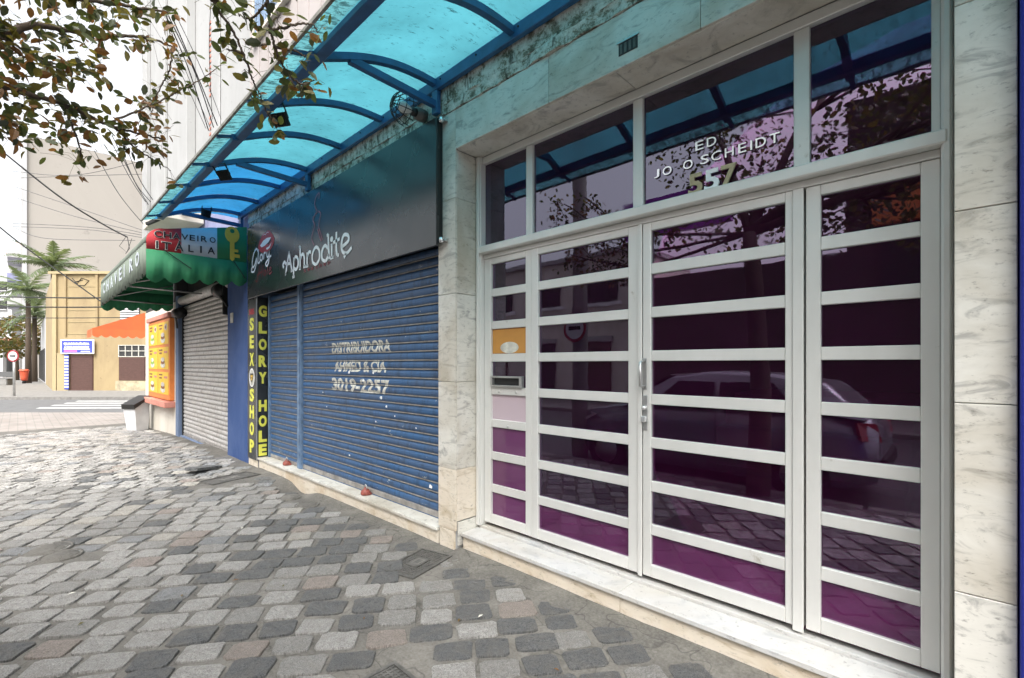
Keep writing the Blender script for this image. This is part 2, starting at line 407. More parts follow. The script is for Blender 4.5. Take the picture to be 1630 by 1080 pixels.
def oval(cx, cy, rx, ry, n=20, rot=0):
    r = []
    for k in range(n):
        a = 2*math.pi*k/n; x, y = rx*math.cos(a), ry*math.sin(a)
        r.append((cx+x*math.cos(rot)-y*math.sin(rot), cy+x*math.sin(rot)+y*math.cos(rot)))
    return r
# the cross street runs square to the view axis: (along, across) metres to world
CA, SA = math.cos(AX), math.sin(AX)
def far(d, s, z): return (-d*SA+s*CA, d*CA+s*SA, z)


# ================================================================ THE GROUND
def sst(a, b, x): t_ = max(0, min(1, (x-a)/(b-a))); return t_*t_*(3-2*t_)
def gz(x, y):
    z = -.07*sst(-8.5, -12.2, x)-.13*sst(-12, -16, x)
    z += .012*noise.noise((x*.8, y*.8, 0))+.02*sst(2.2, 2.45, y)*sst(-8, -6.5, x)
    z -= .10*math.exp(-((x+5.75)/.30)**2-((y-2.4)/.22)**2)
    return z
sb = MB(); V = []; F = []
xs = [-17.2+i*.1 for i in range(212)]; ys = [-.62+j*.1 for j in range(33)]
for x in xs:
    for y in ys: V.append((x, y, gz(x, y)+.006*noise.noise((x*5, y*5, 3))))
ny = len(ys)
for i in range(len(xs)-1):
    for j in range(ny-1): F.append((i*ny+j, (i+1)*ny+j, (i+1)*ny+j+1, i*ny+j+1))
sb.add(V, F, 'joint_mortar', True)
sidewalk = sb.build('sidewalk', None, 'pavement of squared grey stones set in sandy mortar before the shopfronts', 'structure')
kb = MB()
for i in range(19): kb.box(-16.0+i*1.02, -15.02+i*1.02, -.80, -.62, -.4, gz(-15.5+i*1.02, -.6)+.005, 'kerb_stone', .012)
kb.build('kerb', None, None, 'structure')
MB().box(-140, 60, -70, 120, -.6, -.26, 'asphalt').build('road', None, None, 'structure')
MB().box(-15.8, 12, -7.6, -.8, -.259, -.13, 'road_near').build('street', None, None, 'structure')
MB().box(-15.8, 14, -11.2, -7.6, -.258, -.03, 'kerb_stone').build('opposite_pavement', None, None, 'structure')
P = [far(9.0, -26, -.30), far(16.8, -40, -.30), far(16.9, -8, -.30), far(9.0, -6, -.30)]
bp = MB(); bp.prism(P, (0, 0, .052), 'block_paving'); bp.build('raised_crossing', None, 'reddish block paved crossing at the street corner', 'structure')
P = [far(23.0, -60, -.3), far(60, -150, -.3), far(90, -30, -.3), far(60, 30, -.3), far(23.0, 0, -.3)]
bp = MB(); bp.prism(P, (0, 0, .18), 'kerb_stone'); bp.build('far_pavement', None, None, 'structure')
zc = MB()
for k in range(4):
    d0 = 18.4+k*1.15
    zc.prism([far(d0, -18.6-k*.55, -.256), far(d0+.48, -18.9-k*.55, -.256), far(d0+.48, -10.5, -.256), far(d0, -10.5, -.256)], (0, 0, .008), 'road_white')
zc.build('crosswalk_stripes', None, 'white zebra crossing stripes painted across the side street', 'structure')

# paving stones: setts laid on the diagonal
def stone_mesh(k):
    rnd = random.Random(100+k); mb = MB(); V = []
    cr = [(-.5+rnd.uniform(0, .07), -.5+rnd.uniform(0, .07)), (.5-rnd.uniform(0, .07), -.5+rnd.uniform(0, .07)), (.5-rnd.uniform(0, .07), .5-rnd.uniform(0, .07)), (-.5+rnd.uniform(0, .07), .5-rnd.uniform(0, .07))]
    out = []
    for e in range(4):
        a, b = cr[e], cr[(e+1) % 4]; cut = rnd.uniform(.06, .16); cu2 = rnd.uniform(.06, .16)
        for u in (cut, .36, .66, 1-cu2):
            j = rnd.uniform(-.022, .018); px, py = a[0]+(b[0]-a[0])*u, a[1]+(b[1]-a[1])*u
            out.append((px*(1+j), py*(1+j)))
    n = len(out)
    for sc, z in ((1.0, -.03), (1.0, .004), (.975, .008), (.72, .0095), (.36, .010)):
        V += [(x*sc*(1+rnd.uniform(-.03, .03)*(sc < .9)), y*sc*(1+rnd.uniform(-.03, .03)*(sc < .9)), z+(rnd.uniform(-.003, .003) if z > .005 else rnd.uniform(-.002, .002))) for x, y in out]
    V.append((0, 0, .0105+rnd.uniform(-.005, .005)))
    F = [(r_*n+i, r_*n+(i+1) % n, (r_+1)*n+(i+1) % n, (r_+1)*n+i) for r_ in range(4) for i in range(n)]
    F += [(4*n+i, 4*n+(i+1) % n, 5*n) for i in range(n)]
    mb.add(V, F, 'stone_light'); return mb
protos = []
for k in range(14):
    mb = stone_mesh(k); me = bpy.data.meshes.new('paving_stone'); me.from_pydata(mb.v, [], mb.f); me.materials.append(M['stone_light'])
    me.polygons.foreach_set('use_smooth', [False]*len(mb.f)); me.update(); protos.append((me, mb))
GA = R(53.0)          # courses run this far left of the facade's normal
ga, gb = Vector((-math.sin(GA), math.cos(GA))), Vector((math.cos(GA), math.sin(GA)))
holes = []            # (x, y, rx, ry) left free for covers
def add_hole(x, y, r_): holes.append((x, y, r_))
for q in ((-2.85, 2.0, .20), (-2.75, 1.9, .18), (-2.98, 2.1, .18), (-1.9, 1.15, .26), (-6.75, 1.87, .33), (-6.6, 1.75, .3), (-6.9, 2.05, .25), (-5.05, .17, .13), (-4.84, .30, .12), (-5.33, 2.06, .13), (-4.9, 2.02, .12)): add_hole(*q)
stones = []
rs = random.Random(5)
for_rows = []; p = -6.0
while p < 22: 
    w_ = rs.uniform(.172, .205); for_rows.append((p, w_)); p += w_
for ri, (p0, pw) in enumerate(for_rows):
    q = -14+rs.uniform(0, .25)
    while q < 8:
        qw = rs.uniform(.20, .25); c = ga*(p0+pw/2)+gb*(q+qw/2); q += qw
        x, y = c.x+rs.uniform(-.012, .012), c.y+rs.uniform(-.012, .012)
        if not (-16.4 < x < 3.2 and -.5 < y < 2.32): continue
        ymax = 2.22 if x < -3.3 else 2.30
        if y > ymax: continue
        if any((x-hx)**2+(y-hy)**2 < hr*hr for hx, hy, hr in holes): continue
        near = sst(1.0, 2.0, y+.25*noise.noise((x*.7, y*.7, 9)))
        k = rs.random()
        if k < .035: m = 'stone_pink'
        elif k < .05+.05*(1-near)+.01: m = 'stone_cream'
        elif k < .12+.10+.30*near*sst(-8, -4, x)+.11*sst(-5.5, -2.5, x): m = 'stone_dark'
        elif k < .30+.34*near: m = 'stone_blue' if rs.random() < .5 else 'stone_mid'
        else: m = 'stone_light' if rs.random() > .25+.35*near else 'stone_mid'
        sink = .004-.012*max(0, noise.noise((x*1.1, y*1.1, 4)))-.012*sst(1.7, 2.3, y)*rs.random()
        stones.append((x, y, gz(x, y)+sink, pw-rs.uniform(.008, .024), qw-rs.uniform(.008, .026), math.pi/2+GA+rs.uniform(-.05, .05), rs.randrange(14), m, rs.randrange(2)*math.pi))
def view(x, y, z):
    d = y*CA-x*SA; s_ = x*CA+y*SA
    return d, 815+750*s_/d if d > .1 else -1e5, 580-750*(z-H)/d if d > .1 else 1e5
def seen(x, y, z):
    d, px, py = view(x, y, z); return d > .1 and -40 < px < 1670 and -40 < py < 1120
vis = sorted([s_ for s_ in stones if seen(*s_[:3])], key=lambda s_: view(*s_[:3])[0])
first = vis[:300]; fs = set(id(s_) for s_ in first)
for s_ in first:
    x, y, z, a, b, r_, k, m, fl = s_
    o = bpy.data.objects.new('paving_stone', protos[k][0]); COL.objects.link(o); o.parent = sidewalk
    o.location = (x, y, z); o.rotation_euler = (rs.uniform(-.022, .022), rs.uniform(-.022, .022), r_+fl); o.scale = (a, b, 1)
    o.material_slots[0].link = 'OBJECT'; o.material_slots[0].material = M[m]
mb = MB()
for s_ in stones:
    if id(s_) in fs: continue
    x, y, z, a, b, r_, k, m, fl = s_
    c_, n_ = math.cos(r_), math.sin(r_)
    mb.add([(x+v[0]*a*c_-v[1]*b*n_, y+v[0]*a*n_+v[1]*b*c_, z+v[2]) for v in protos[k][1].v], protos[k][1].f, m)
mb.build('paving_stone', sidewalk, 'smaller looking setts farther along the pavement', 'stuff')

# ================================================================ THE APARTMENT HOUSE (marble entrance, shuttered shop)
YF, YD = 2.376, 2.65
house = thing('apartment_building', (-3.8, YF, 0), 'apartment house with marble door surround and blue shuttered shop under the blue canopy', 'building')
w = MB()
w.box(-3.08, -2.90, 2.397, 2.9, -.3, 3.5, 'plaster_grey')
w.box(-.018, .142, 2.397, 2.9, -.3, 3.5, 'plaster_grey')
w.box(-2.90, -.018, 2.397, 2.9, 3.19, 3.5, 'plaster_grey')
w.box(-7.29, -3.081, 2.66, 2.9, -.3, 3.5, 'plaster_grey')
w.box(-7.66, -7.291, 2.38, 2.9, -.3, 3.5, 'plaster_steelblue')
w.build('wall', house)
w = MB(); w.box(-7.70, .30, 2.395, 9, 3.51, 12.5, 'plaster_pinkish')
for i in range(24): w.box(-7.66+i*.33, -7.60+i*.33, 2.385, 2.394, 3.9, 12.4, 'plaster_pinkish')
w.build('upper_wall', house)
# lobby behind the glass
lb = MB()
lb.box(-4.2, 1.2, 2.70, 7.0, .02, .16, 'lobby_floor'); lb.box(-3.4, .6, 3.55, 7.0, .161, .30, 'lobby_floor', .01)
lb.box(-4.3, -4.2, 2.91, 7, .0, 3.4, 'interior'); lb.box(1.2, 1.3, 2.91, 7, 0, 3.4, 'interior'); lb.box(-4.3, 1.3, 7.0, 7.1, 0, 3.4, 'interior'); lb.box(-4.3, 1.3, 2.91, 7.1, 3.4, 3.45, 'interior')
lb.box(-4.2, -2.91, 2.88, 2.91, 0, 3.4, 'interior'); lb.box(.0, 1.2, 2.88, 2.91, 0, 3.4, 'interior')
for i in range(5): lb.box(-1.9, -.3, 4.6+i*.28, 7, .30+i*.17, .47+i*.17, 'lobby_floor', .008)
lb.build('lobby', house)

def slab(x0, x1, y0, y1, z0, z1, m, name='marble_slab'): return box(name, house, x0+.0015, x1-.0015, y0, y1, z0+.0015, z1-.0015, m, b=.0025)
ZJ = [0.0, .646, 1.338, 2.04, 2.793, 3.17]
for i in range(5):
    m = 'marble_cream' if i == 0 else 'marble'
    z0 = .16 if i == 0 else ZJ[i]
    slab(-3.10, -2.88, YF, YF+.02, z0, 3.485 if i == 4 else ZJ[i+1], m)
    slab(-2.90, -2.88, YF+.021, YD-.025, .235 if i == 0 else ZJ[i], ZJ[i+1], m)
    slab(-.02, .142, YF, YF+.02, z0 if i else -.05, 3.485 if i == 4 else ZJ[i+1], 'marble')
    slab(-.02, -.001, YF+.021, YD-.025, .235 if i == 0 else ZJ[i], ZJ[i+1], 'marble')
slab(-3.085, -2.90, YF+.002, YF+.022, -.12, .158, 'marble_cream', 'plinth_slab')
slab(-2.895, -2.878, YF+.03, YD-.03, .04, .228, 'marble', 'plinth_slab')
for x0, x1 in ((-2.88, -1.938), (-1.938, -.952), (-.952, -.02)): slab(x0, x1, YF, YF+.02, 3.172, 3.485, 'marble', 'lintel_slab')
for x0, x1 in ((-2.88, -1.449), (-1.449, -.02)): slab(x0, x1, YF+.021, YD-.025, 3.17, 3.19, 'marble', 'soffit_slab')
v = MB(); v.box(-1.42, -1.30, YF-.002, YF+.01, 3.24, 3.31, 'dark_recess'); v.box(-1.43, -1.29, YF-.008, YF-.001, 3.31, 3.32, 'steel')
for i in range(4): v.box(-1.41+i*.028, -1.395+i*.028, YF-.006, YF-.003, 3.245, 3.30, 'cast_iron')
v.build('wall_socket', house, 'small broken black fitting set in the lintel')
# rough band and stained beam
def rough(name, x0, x1, z0, z1, y, amp, m, seed, nx=260, nz=10, dep=.09):
    V = []; F = []
    for i in range(nx+1):
        for j in range(nz+1):
            x = x0+(x1-x0)*i/nx; z = z0+(z1-z0)*j/nz
            d_ = noise.fractal((x*7, z*9, seed), 1, 2, 4)*amp*.8+max(0, noise.noise((x*3.5, z*5, seed+5)))*amp*.9
            if j == 0: z += amp*.6*noise.noise((x*11, 0, seed))
            V.append((x, y-d_, z))
    n1 = nz+1
    for i in range(nx):
        for j in range(nz): F.append((i*n1+j, (i+1)*n1+j, (i+1)*n1+j+1, i*n1+j+1))
    mb = MB(); mb.add(V, F, m, True)
    b0 = len(V)
    mb.box(x0, x1, y+amp*1.2, y+dep, z0+.004, z1-.002, m)
    # lower lip
    L = [V[i*n1] for i in range(nx+1)]; mb.add(L+[(p_[0], y+dep, p_[2]) for p_ in L], [(i, nx+1+i, nx+2+i, i+1) for i in range(nx)], m)
    return mb.build(name, house)
rough('concrete_beam', -7.66, 1.2, 3.565, 3.74, YF-.012, .011, 'stained_concrete', 1)
rough('mortar_ridge', -3.10, .30, 3.487, 3.566, YF-.010, .018, 'stained_concrete', 4, 200, 5)
rough('concrete_band', -7.66, -3.10, 3.42, 3.566, YF-.004, .006, 'stained_concrete', 8, 160, 6)
# door sill and shop step in marble
for x0, x1, m in ((-2.875, -1.455, 'marble_white'), (-1.455, -.03, 'marble_white')):
    slab(x0, x1, 2.425, 2.615, .115, .145, m, 'sill_slab')
slab(-2.875, -.03, 2.616, 2.70, .115, .165, 'marble_white', 'threshold_slab')
for x0, x1 in ((-2.87, -1.455), (-1.455, -.03)): slab(x0, x1, 2.445, 2.465, -.12, .114, 'marble_cream', 'riser_slab')
box('sill_core', house, -2.87, -.03, 2.466, 2.69, -.1, .114, 'plaster_grey')
for x0, x1 in ((-7.28, -5.9), (-5.9, -4.45), (-4.45, -3.105)):
    slab(x0, x1, 2.362, 2.64, .115, .145, 'marble', 'step_slab')
for x0, x1 in ((-7.27, -6.3), (-6.3, -5.2), (-5.2, -4.1), (-4.1, -3.105)): slab(x0, x1, 2.38, 2.40, -.25, .114, 'marble_cream', 'riser_slab')
box('step_core', house, -7.27, -3.11, 2.401, 2.64, -.2, .114, 'plaster_grey')
slab(-7.655, -7.285, 2.365, 2.379, -.2, .10, 'marble_cream', 'plinth_slab')
# blue louvred window upstairs
lw = MB(); x0, x1, z0, z1 = -7.44, -6.2, 6.18, 7.9
for a in ((x0-.06, x1+.06, 2.36, 2.394, z1, z1+.06), (x0-.06, x1+.06, 2.33, 2.394, z0-.06, z0), (x0-.06, x0, 2.36, 2.394, z0, z1), (x1, x1+.06, 2.36, 2.394, z0, z1)): lw.box(*a, 'plaster_white')
lo = lw.build('window', house)
for i in range(17):
    xx = x0+.02+i*(x1-x0-.04)/17; box('louver_slat', lo, xx, xx+.055, 2.368, 2.392, z0+.01, z1-.01, 'rail_blue', b=.006)

# ---- aluminium entrance
AL = 'aluminium'
ROWS = [(2.287-.2625*k, 2.087-.2625*k) for k in range(8)]; ROWS[7] = (ROWS[7][0], .268)
ZT, ZB = 2.335, .195
def leaf(name, xa, xb, ga_, gb_, yf, yb, panes, label):
    """xa..xb outer, ga_..gb_ glass; a frame of two stiles and nine rails round eight panes"""
    st = MB()
    st.box(xa, ga_, yf, yb, ZB, ZT, AL, .003)
    root = st.build(name, house, label)
    box('stile', root, gb_, xb, yf, yb, ZB, ZT, AL, b=.003)
    zs = [ZT]+[z for r_ in ROWS for z in r_]+[ZB]
    for k in range(9):
        box('rail', root, ga_+.0005, gb_-.0005, yf+.004 if 0 < k < 8 else yf+.001, yb-.002, zs[2*k+1], zs[2*k], AL, b=.003)
    for k, (zt, zb) in enumerate(ROWS):
        g = panes(k)
        box('glass_pane', root, ga_-.004, gb_+.004, yf+.022, yf+.028, zb-.004, zt+.004, g)
    return root
def pg(k): return 'glass_floor_glow' if k == 7 else 'glass_purple'
def psl(k): return 'glass_frosted' if k == 4 else ('glass_lobby_glow' if k >= 5 else 'glass_purple')
left_side = leaf('side_panel', -2.828, -2.313, -2.751, -2.375, YD-.012, YD+.032, psl, 'narrow left panel with mail slot')
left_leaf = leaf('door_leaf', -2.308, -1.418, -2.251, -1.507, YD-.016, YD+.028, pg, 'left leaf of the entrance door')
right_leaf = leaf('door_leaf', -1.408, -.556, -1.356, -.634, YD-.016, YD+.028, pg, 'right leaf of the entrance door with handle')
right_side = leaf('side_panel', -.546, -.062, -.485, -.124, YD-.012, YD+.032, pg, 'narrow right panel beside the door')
box('cover_strip', left_leaf, -1.438, -1.409, YD-.026, YD-.017, ZB-.01, ZT, AL, b=.003)
box('cover_strip', right_leaf, -.600, -.553, YD-.026, YD-.017, ZB-.02, ZT, AL, b=.003)
fr = MB()
fr.box(-2.879, -2.832, YD-.05, YD+.05, .166, 3.168, AL, .004); fr.box(-.060, -.022, YD-.05, YD+.05, .166, 3.168, AL, .004)
fr.box(-2.870, -2.838, YD-.068, YD-.0505, .17, 3.166, AL, .004)
fr.box(-.055, -.030, YD-.068, YD-.0505, .17, 3.166, AL, .004)
fr.box(-2.831, -.061, YD-.03, YD+.05, 3.112, 3.168, AL, .004)
fr.box(-2.831, -.061, YD-.02, YD+.04, ZT+.002, 2.372, AL, .003)
fr.build('door_frame', house)
tr = MB(); tr.box(-2.833, -.040, YD-.075, YD+.04, 2.374, 2.432, AL, .006)
transom = tr.build('transom_window', house)
for a, b in ((-2.363, -2.300), (-1.472, -1.408), (-.596, -.529)): box('mullion', transom, a, b, YD-.02, YD+.03, 2.433, 3.11, AL, b=.003)
box('mullion', transom, -.090, -.061, YD-.02, YD+.03, 2.433, 3.11, AL, b=.003)
for a, b in ((-2.83, -2.364), (-2.299, -1.473), (-1.407, -.597), (-.528, -.091)): box('glass_pane', transom, a, b, YD+.004, YD+.010, 2.433, 3.11, 'glass_purple')
# name and number on the transom
lx = [('E', -1.088, 2.685, .046), ('D', -1.024, 2.685, .052), ('J', -1.337, 2.597, .032), ('O', -1.284, 2.597, .056), ('O', -1.159, 2.597, .056), ('S', -1.059, 2.598, .047), ('C', -.999, 2.598, .052), ('H', -.927, 2.598, .046), ('E', -.858, 2.599, .040), ('I', -.798, 2.599, .009), ('D', -.773, 2.6, .05), ('T', -.707, 2.6, .046)]
for ch, x, z, w_ in lx: text(ch, w_, .050, (x, YD-.002, z), EXF, EZ, 'chrome', 'letter', transom, .005, .003)
for ch, x, m in (('5', -1.122, 'brass_dull'), ('5', -1.032, 'paint_white'), ('7', -.942, 'brass_dull')):
    text(ch, .080, .118, (x, YD-.012, 2.434), EXF, EZ, m, 'numeral', transom, .012, .022)
# handle, lock, mail slot, notice
h = MB(); h.tube([(-1.395, YD-.016, 1.50), (-1.395, YD-.07, 1.49), (-1.395, YD-.07, 1.35), (-1.395, YD-.016, 1.34)], .010, 'steel', 8)
h.box(-1.412, -1.378, YD-.021, YD-.0165, 1.325, 1.515, 'steel', .003); h.build('handle', right_leaf)
h = MB(); h.box(-1.406, -1.372, YD-.023, YD-.0165, 1.08, 1.29, 'steel', .004); h.lathe((-1.39, YD-.03, 1.215), [(.013, -.012), (.013, .012)], 'chrome', 10); h.box(-1.408, -1.376, YD-.045, YD-.0235, 1.13, 1.165, 'chrome', .004); h.build('lock', right_leaf)
ms = MB(); za, zb = 1.30, 1.385; xa, xb = -2.745, -2.405
ms.box(xa, xb, YD-.028, YD+.008, zb-.014, zb, 'steel', .002); ms.box(xa, xb, YD-.028, YD+.008, za, za+.014, 'steel', .002)
ms.box(xa, xa+.024, YD-.028, YD+.008, za+.0145, zb-.0145, 'steel', .002); ms.box(xb-.024, xb, YD-.028, YD+.008, za+.0145, zb-.0145, 'steel', .002)
ms.box(xa+.0245, xb-.0245, YD-.002, YD+.007, za+.0145, zb-.0145, 'paint_black'); ms.build('mail_slot', left_side)
nt = MB(); nt.box(-2.748, -2.378, YD+.006, YD+.009, 1.565, 1.760, 'orange_paper'); flat(nt, oval(-2.56, 1.61, .10, .045), (0, YD+.005, 0), EXF, EZ, 'paint_cream', 0); nt.build('notice', left_side, 'orange notice with a pale oval fixed on the left panel glass')
for x, z in ((-2.66, 1.262), (-2.47, 1.262), (-2.56, .993)):
    s_ = MB(); s_.lathe((0, 0, 0), [(.009, 0), (.009, .006)], 'steel', 8); s_.v = [(x+v_[0], YD-.009-v_[2], z+v_[1]) for v_ in s_.v]; s_.build('screw', left_side)

# ---- roller shutters
PITCH = .0825
def slat_y(z, zt):
    u = ((zt-z) % PITCH)/PITCH
    if u < .10: return .012
    if u < .86: return -.010*math.sin(math.pi*(u-.10)/.76)**.6
    return .004
def slat_mesh(x0, x1, y, m, edge):
    prof = [(0.0, .014), (.008, .012), (.0085, .000), (.014, -.006), (.028, -.0105), (.045, -.011), (.060, -.007), (.068, -.001), (.0685, .003), (.074, -.003), (.081, -.002), (.0815, .014)]
    mb = MB(); V = []
    for d_, yy in prof: V += [(x0, y+yy, -d_), (x1, y+yy, -d_)]
    for i in range(len(prof)-1): mb.add([V[2*i], V[2*i+1], V[2*i+3], V[2*i+2]], [(0, 1, 2, 3)], edge if i >= 8 else m)
    return mb
def shutter(parent, x0, x1, y, z0, z1, m, edge, rail, name='roller_shutter', label=None):
    root = MB().box(x0-.001, x1+.001, y+.016, y+.03, z0, z1, 'dark_recess').build(name, parent, label)
    n = int((z1-z0)/PITCH); o = origin(root)
    mb = slat_mesh(x0, x1, y, m, edge); me = bpy.data.meshes.new('slat')
    me.from_pydata([(v_[0]-o.x, v_[1]-o.y, v_[2]) for v_ in mb.v], [], mb.f)
    for k in mb.mats: me.materials.append(M[k])
    me.polygons.foreach_set('material_index', mb.mi); me.update()
    for k in range(n+1):
        zz = z1-k*PITCH
        if zz-PITCH < z0-.06: break
        s_ = bpy.data.objects.new('slat', me); COL.objects.link(s_); s_.parent = root; s_.location = (0, 0, zz-o.z)
    b = MB(); b.box(x0, x1, y-.012, y+.012, z0, z0+.05, edge, .004); b.build('bottom_bar', root)
    for a in (x0-.02, x1-.015):
        box('guide_rail', root, a, a+.035, y-.035, y+.015, z0-.01, z1, rail, b=.003)
    return root
SY = 2.52
sh1 = shutter(house, -7.20, -6.17, SY, .15, 2.46, 'shutter_blue', 'slat_edge', 'rail_blue', label='narrow blue roller shutter')
sh2 = shutter(house, -6.09, -3.125, SY, .15, 2.50, 'shutter_blue', 'slat_edge', 'rail_blue', label='wide blue roller shutter with faded white lettering')
box('shutter_post', house, -6.165, -6.095, SY-.05, SY+.01, .146, 2.55, 'rail_blue', b=.004)
hb = MB(); hb.box(-7.25, -3.11, 2.40, 2.64, 2.60, 3.0, 'dark_recess'); hb.box(-7.25, -3.11, 2.44, 2.64, 2.52, 2.598, 'black_metal'); hb.build('shutter_box', house)
def on_slats(bm):
    zs = [v_.co.z for v_ in bm.verts]; z = 2.50
    for k in range(0, 40):
        for off in (0, .007, .0095, .02, .035, .05, .062, .0675, .0695, .0815):
            zz = 2.50-k*PITCH-off
            if min(zs)-.02 < zz < max(zs)+.02:
                bmesh.ops.bisect_plane(bm, geom=list(bm.verts)+list(bm.edges)+list(bm.faces), plane_co=(0, 0, zz), plane_no=(0, 0, 1))
    kill = []
    for f in bm.faces:
        u = (2.50-f.calc_center_median().z) % PITCH
        if u < .0075: kill.append(f)
        elif .067 < u < .0697 : kill.append(f)
    bmesh.ops.delete(bm, geom=kill, context='FACES')
    pr = [(0.008, .002), (.0085, .000), (.014, -.006), (.028, -.0105), (.045, -.011), (.060, -.007), (.068, -.001), (.0695, -.001), (.074, -.003), (.0826, -.002)]
    for v_ in bm.verts:
        u = (2.50-v_.co.z) % PITCH; yy = 0
        for (a, ya), (b, yb) in zip(pr, pr[1:]):
            if a <= u <= b: yy = ya+(yb-ya)*(u-a)/(b-a)
        v_.co.y = SY+yy-.0022
for s_, x, wd, z, hh, m in (('DISTRIBUIDORA', -5.27, 1.24, 1.60, .125, 'paint_cream'), ('AHMED & CIA', -5.21, 1.10, 1.395, .125, 'paint_cream'), ('3019-2257', -5.27, 1.22, 1.175, .15, 'paint_cream')):
    text(s_, wd, hh, (x, SY-.012, z), EXF, EZ, m, 'lettering', sh2, 0, .035, 0, on_slats)
st = MB()
for x, z, a in ((-4.86, 1.365, .05), (-4.55, 1.345, .05), (-4.35, 1.36, .04), (-4.2, 1.13, .06), (-4.10, 1.02, .04), (-3.95, .96, .03), (-4.85, .52, .035), (-3.38, .40, .06), (-5.4, .98, .03), (-4.3, .88, .03), (-3.25, .30, .03), (-5.5, 1.16, .025), (-3.6, .86, .025)):
    kz = 2.5-(math.floor((2.5-z)/PITCH)*PITCH)-.036
    flat(st, [(x+a*rs.uniform(.3, .55)*math.cos(t_*math.pi/4), kz+a*rs.uniform(.2, .36)*math.sin(t_*math.pi/4)) for t_ in range(8)], (0, SY-.0135, 0), EXF, EZ, 'paint_white', 0)
st.build('sticker_remains', sh2, 'torn white sticker remains')
# red locks on the step
for x in (-4.41, -6.46):
    l_ = MB(); l_.lathe((x, 2.455, .146), [(.045, 0), (.05, .02), (.042, .045), (.018, .06), (.012, .075)], 'lock_red', 12); l_.box(x-.05, x+.05, 2.44, 2.50, .147, .165, 'lock_red', .004)
    l_.tube([(x-.018, 2.455, .20), (x-.018, 2.455, .235), (x, 2.455, .25), (x+.018, 2.455, .235), (x+.018, 2.455, .20)], .006, 'steel', 6)
    r_ = l_.build('shutter_lock'); tag(r_, 'small rusty red floor lock before the narrow blue shutter' if x < -5 else 'small rusty red floor lock before the wide blue shutter', 'lock', 'floor locks on the shop step')

# ---- vertical name boards on the corner post
SX = -7.275
b1 = thing('vertical_sign', (-7.45, 2.36, .1), 'black upright board with yellow letters SEX SHOP and round white badge', 'sign', 'upright boards on the shop corner')
MB().box(-7.655, SX-.012, 2.352, 2.362, .105, 2.45, 'sign_black').build('board', b1)
MB().box(SX-.0115, SX, 2.350, 2.364, .10, 2.45, 'steel', .002).build('edge_trim', b1)
cx = -7.47
for ch, z in zip('SEXSHOP', (1.965, 1.71, 1.455, .935, .69, .445, .19)):
    text(ch, .17, .19, (cx-.085, 2.3515, z), EXF, EZ, 'paint_yellow', 'letter', b1, .004, .04)
text('585', .22, .085, (cx-.12, 2.3515, 2.20), EXF, EZ, 'paint_red', 'numeral', b1, .003, .03)
em = MB(); o_ = (cx, 2.3515, 1.285)
flat(em, oval(0, 0, .115, .135), o_, EXF, EZ, 'paint_white', .002); flat(em, oval(0, 0, .10, .12), o_, EXF, EZ, 'paint_cream', .003)
flat(em, [(-.065, .06), (.065, .06), (.065, -.01), (0, -.085), (-.065, -.01)], o_, EXF, EZ, 'paint_black', .004)
flat(em, [(-.05, .035), (.05, .035), (.045, .0), (-.045, .0)], o_, EXF, EZ, 'paint_gold', .005); flat(em, [(-.04, -.01), (.04, -.01), (.02, -.04), (-.02, -.04)], o_, EXF, EZ, 'paint_gold', .005)
em.build('badge', b1)
b2 = thing('vertical_sign', (SX, 2.45, .1), 'black upright board with yellow letters GLORY HOLE beside the narrow shutter', 'sign', 'upright boards on the shop corner')
MB().box(SX-.011, SX+.001, 2.365, 2.50, .15, 2.44, 'sign_black').build('board', b2)
for ch, z in zip('GLORYHOLE', (2.16, 1.92, 1.68, 1.44, 1.20, .80, .58, .36, .165)):
    text(ch, .108, .165, (SX+.0015, 2.378, z), EYS, EZ, 'paint_yellow', 'letter', b2, .004, .05)

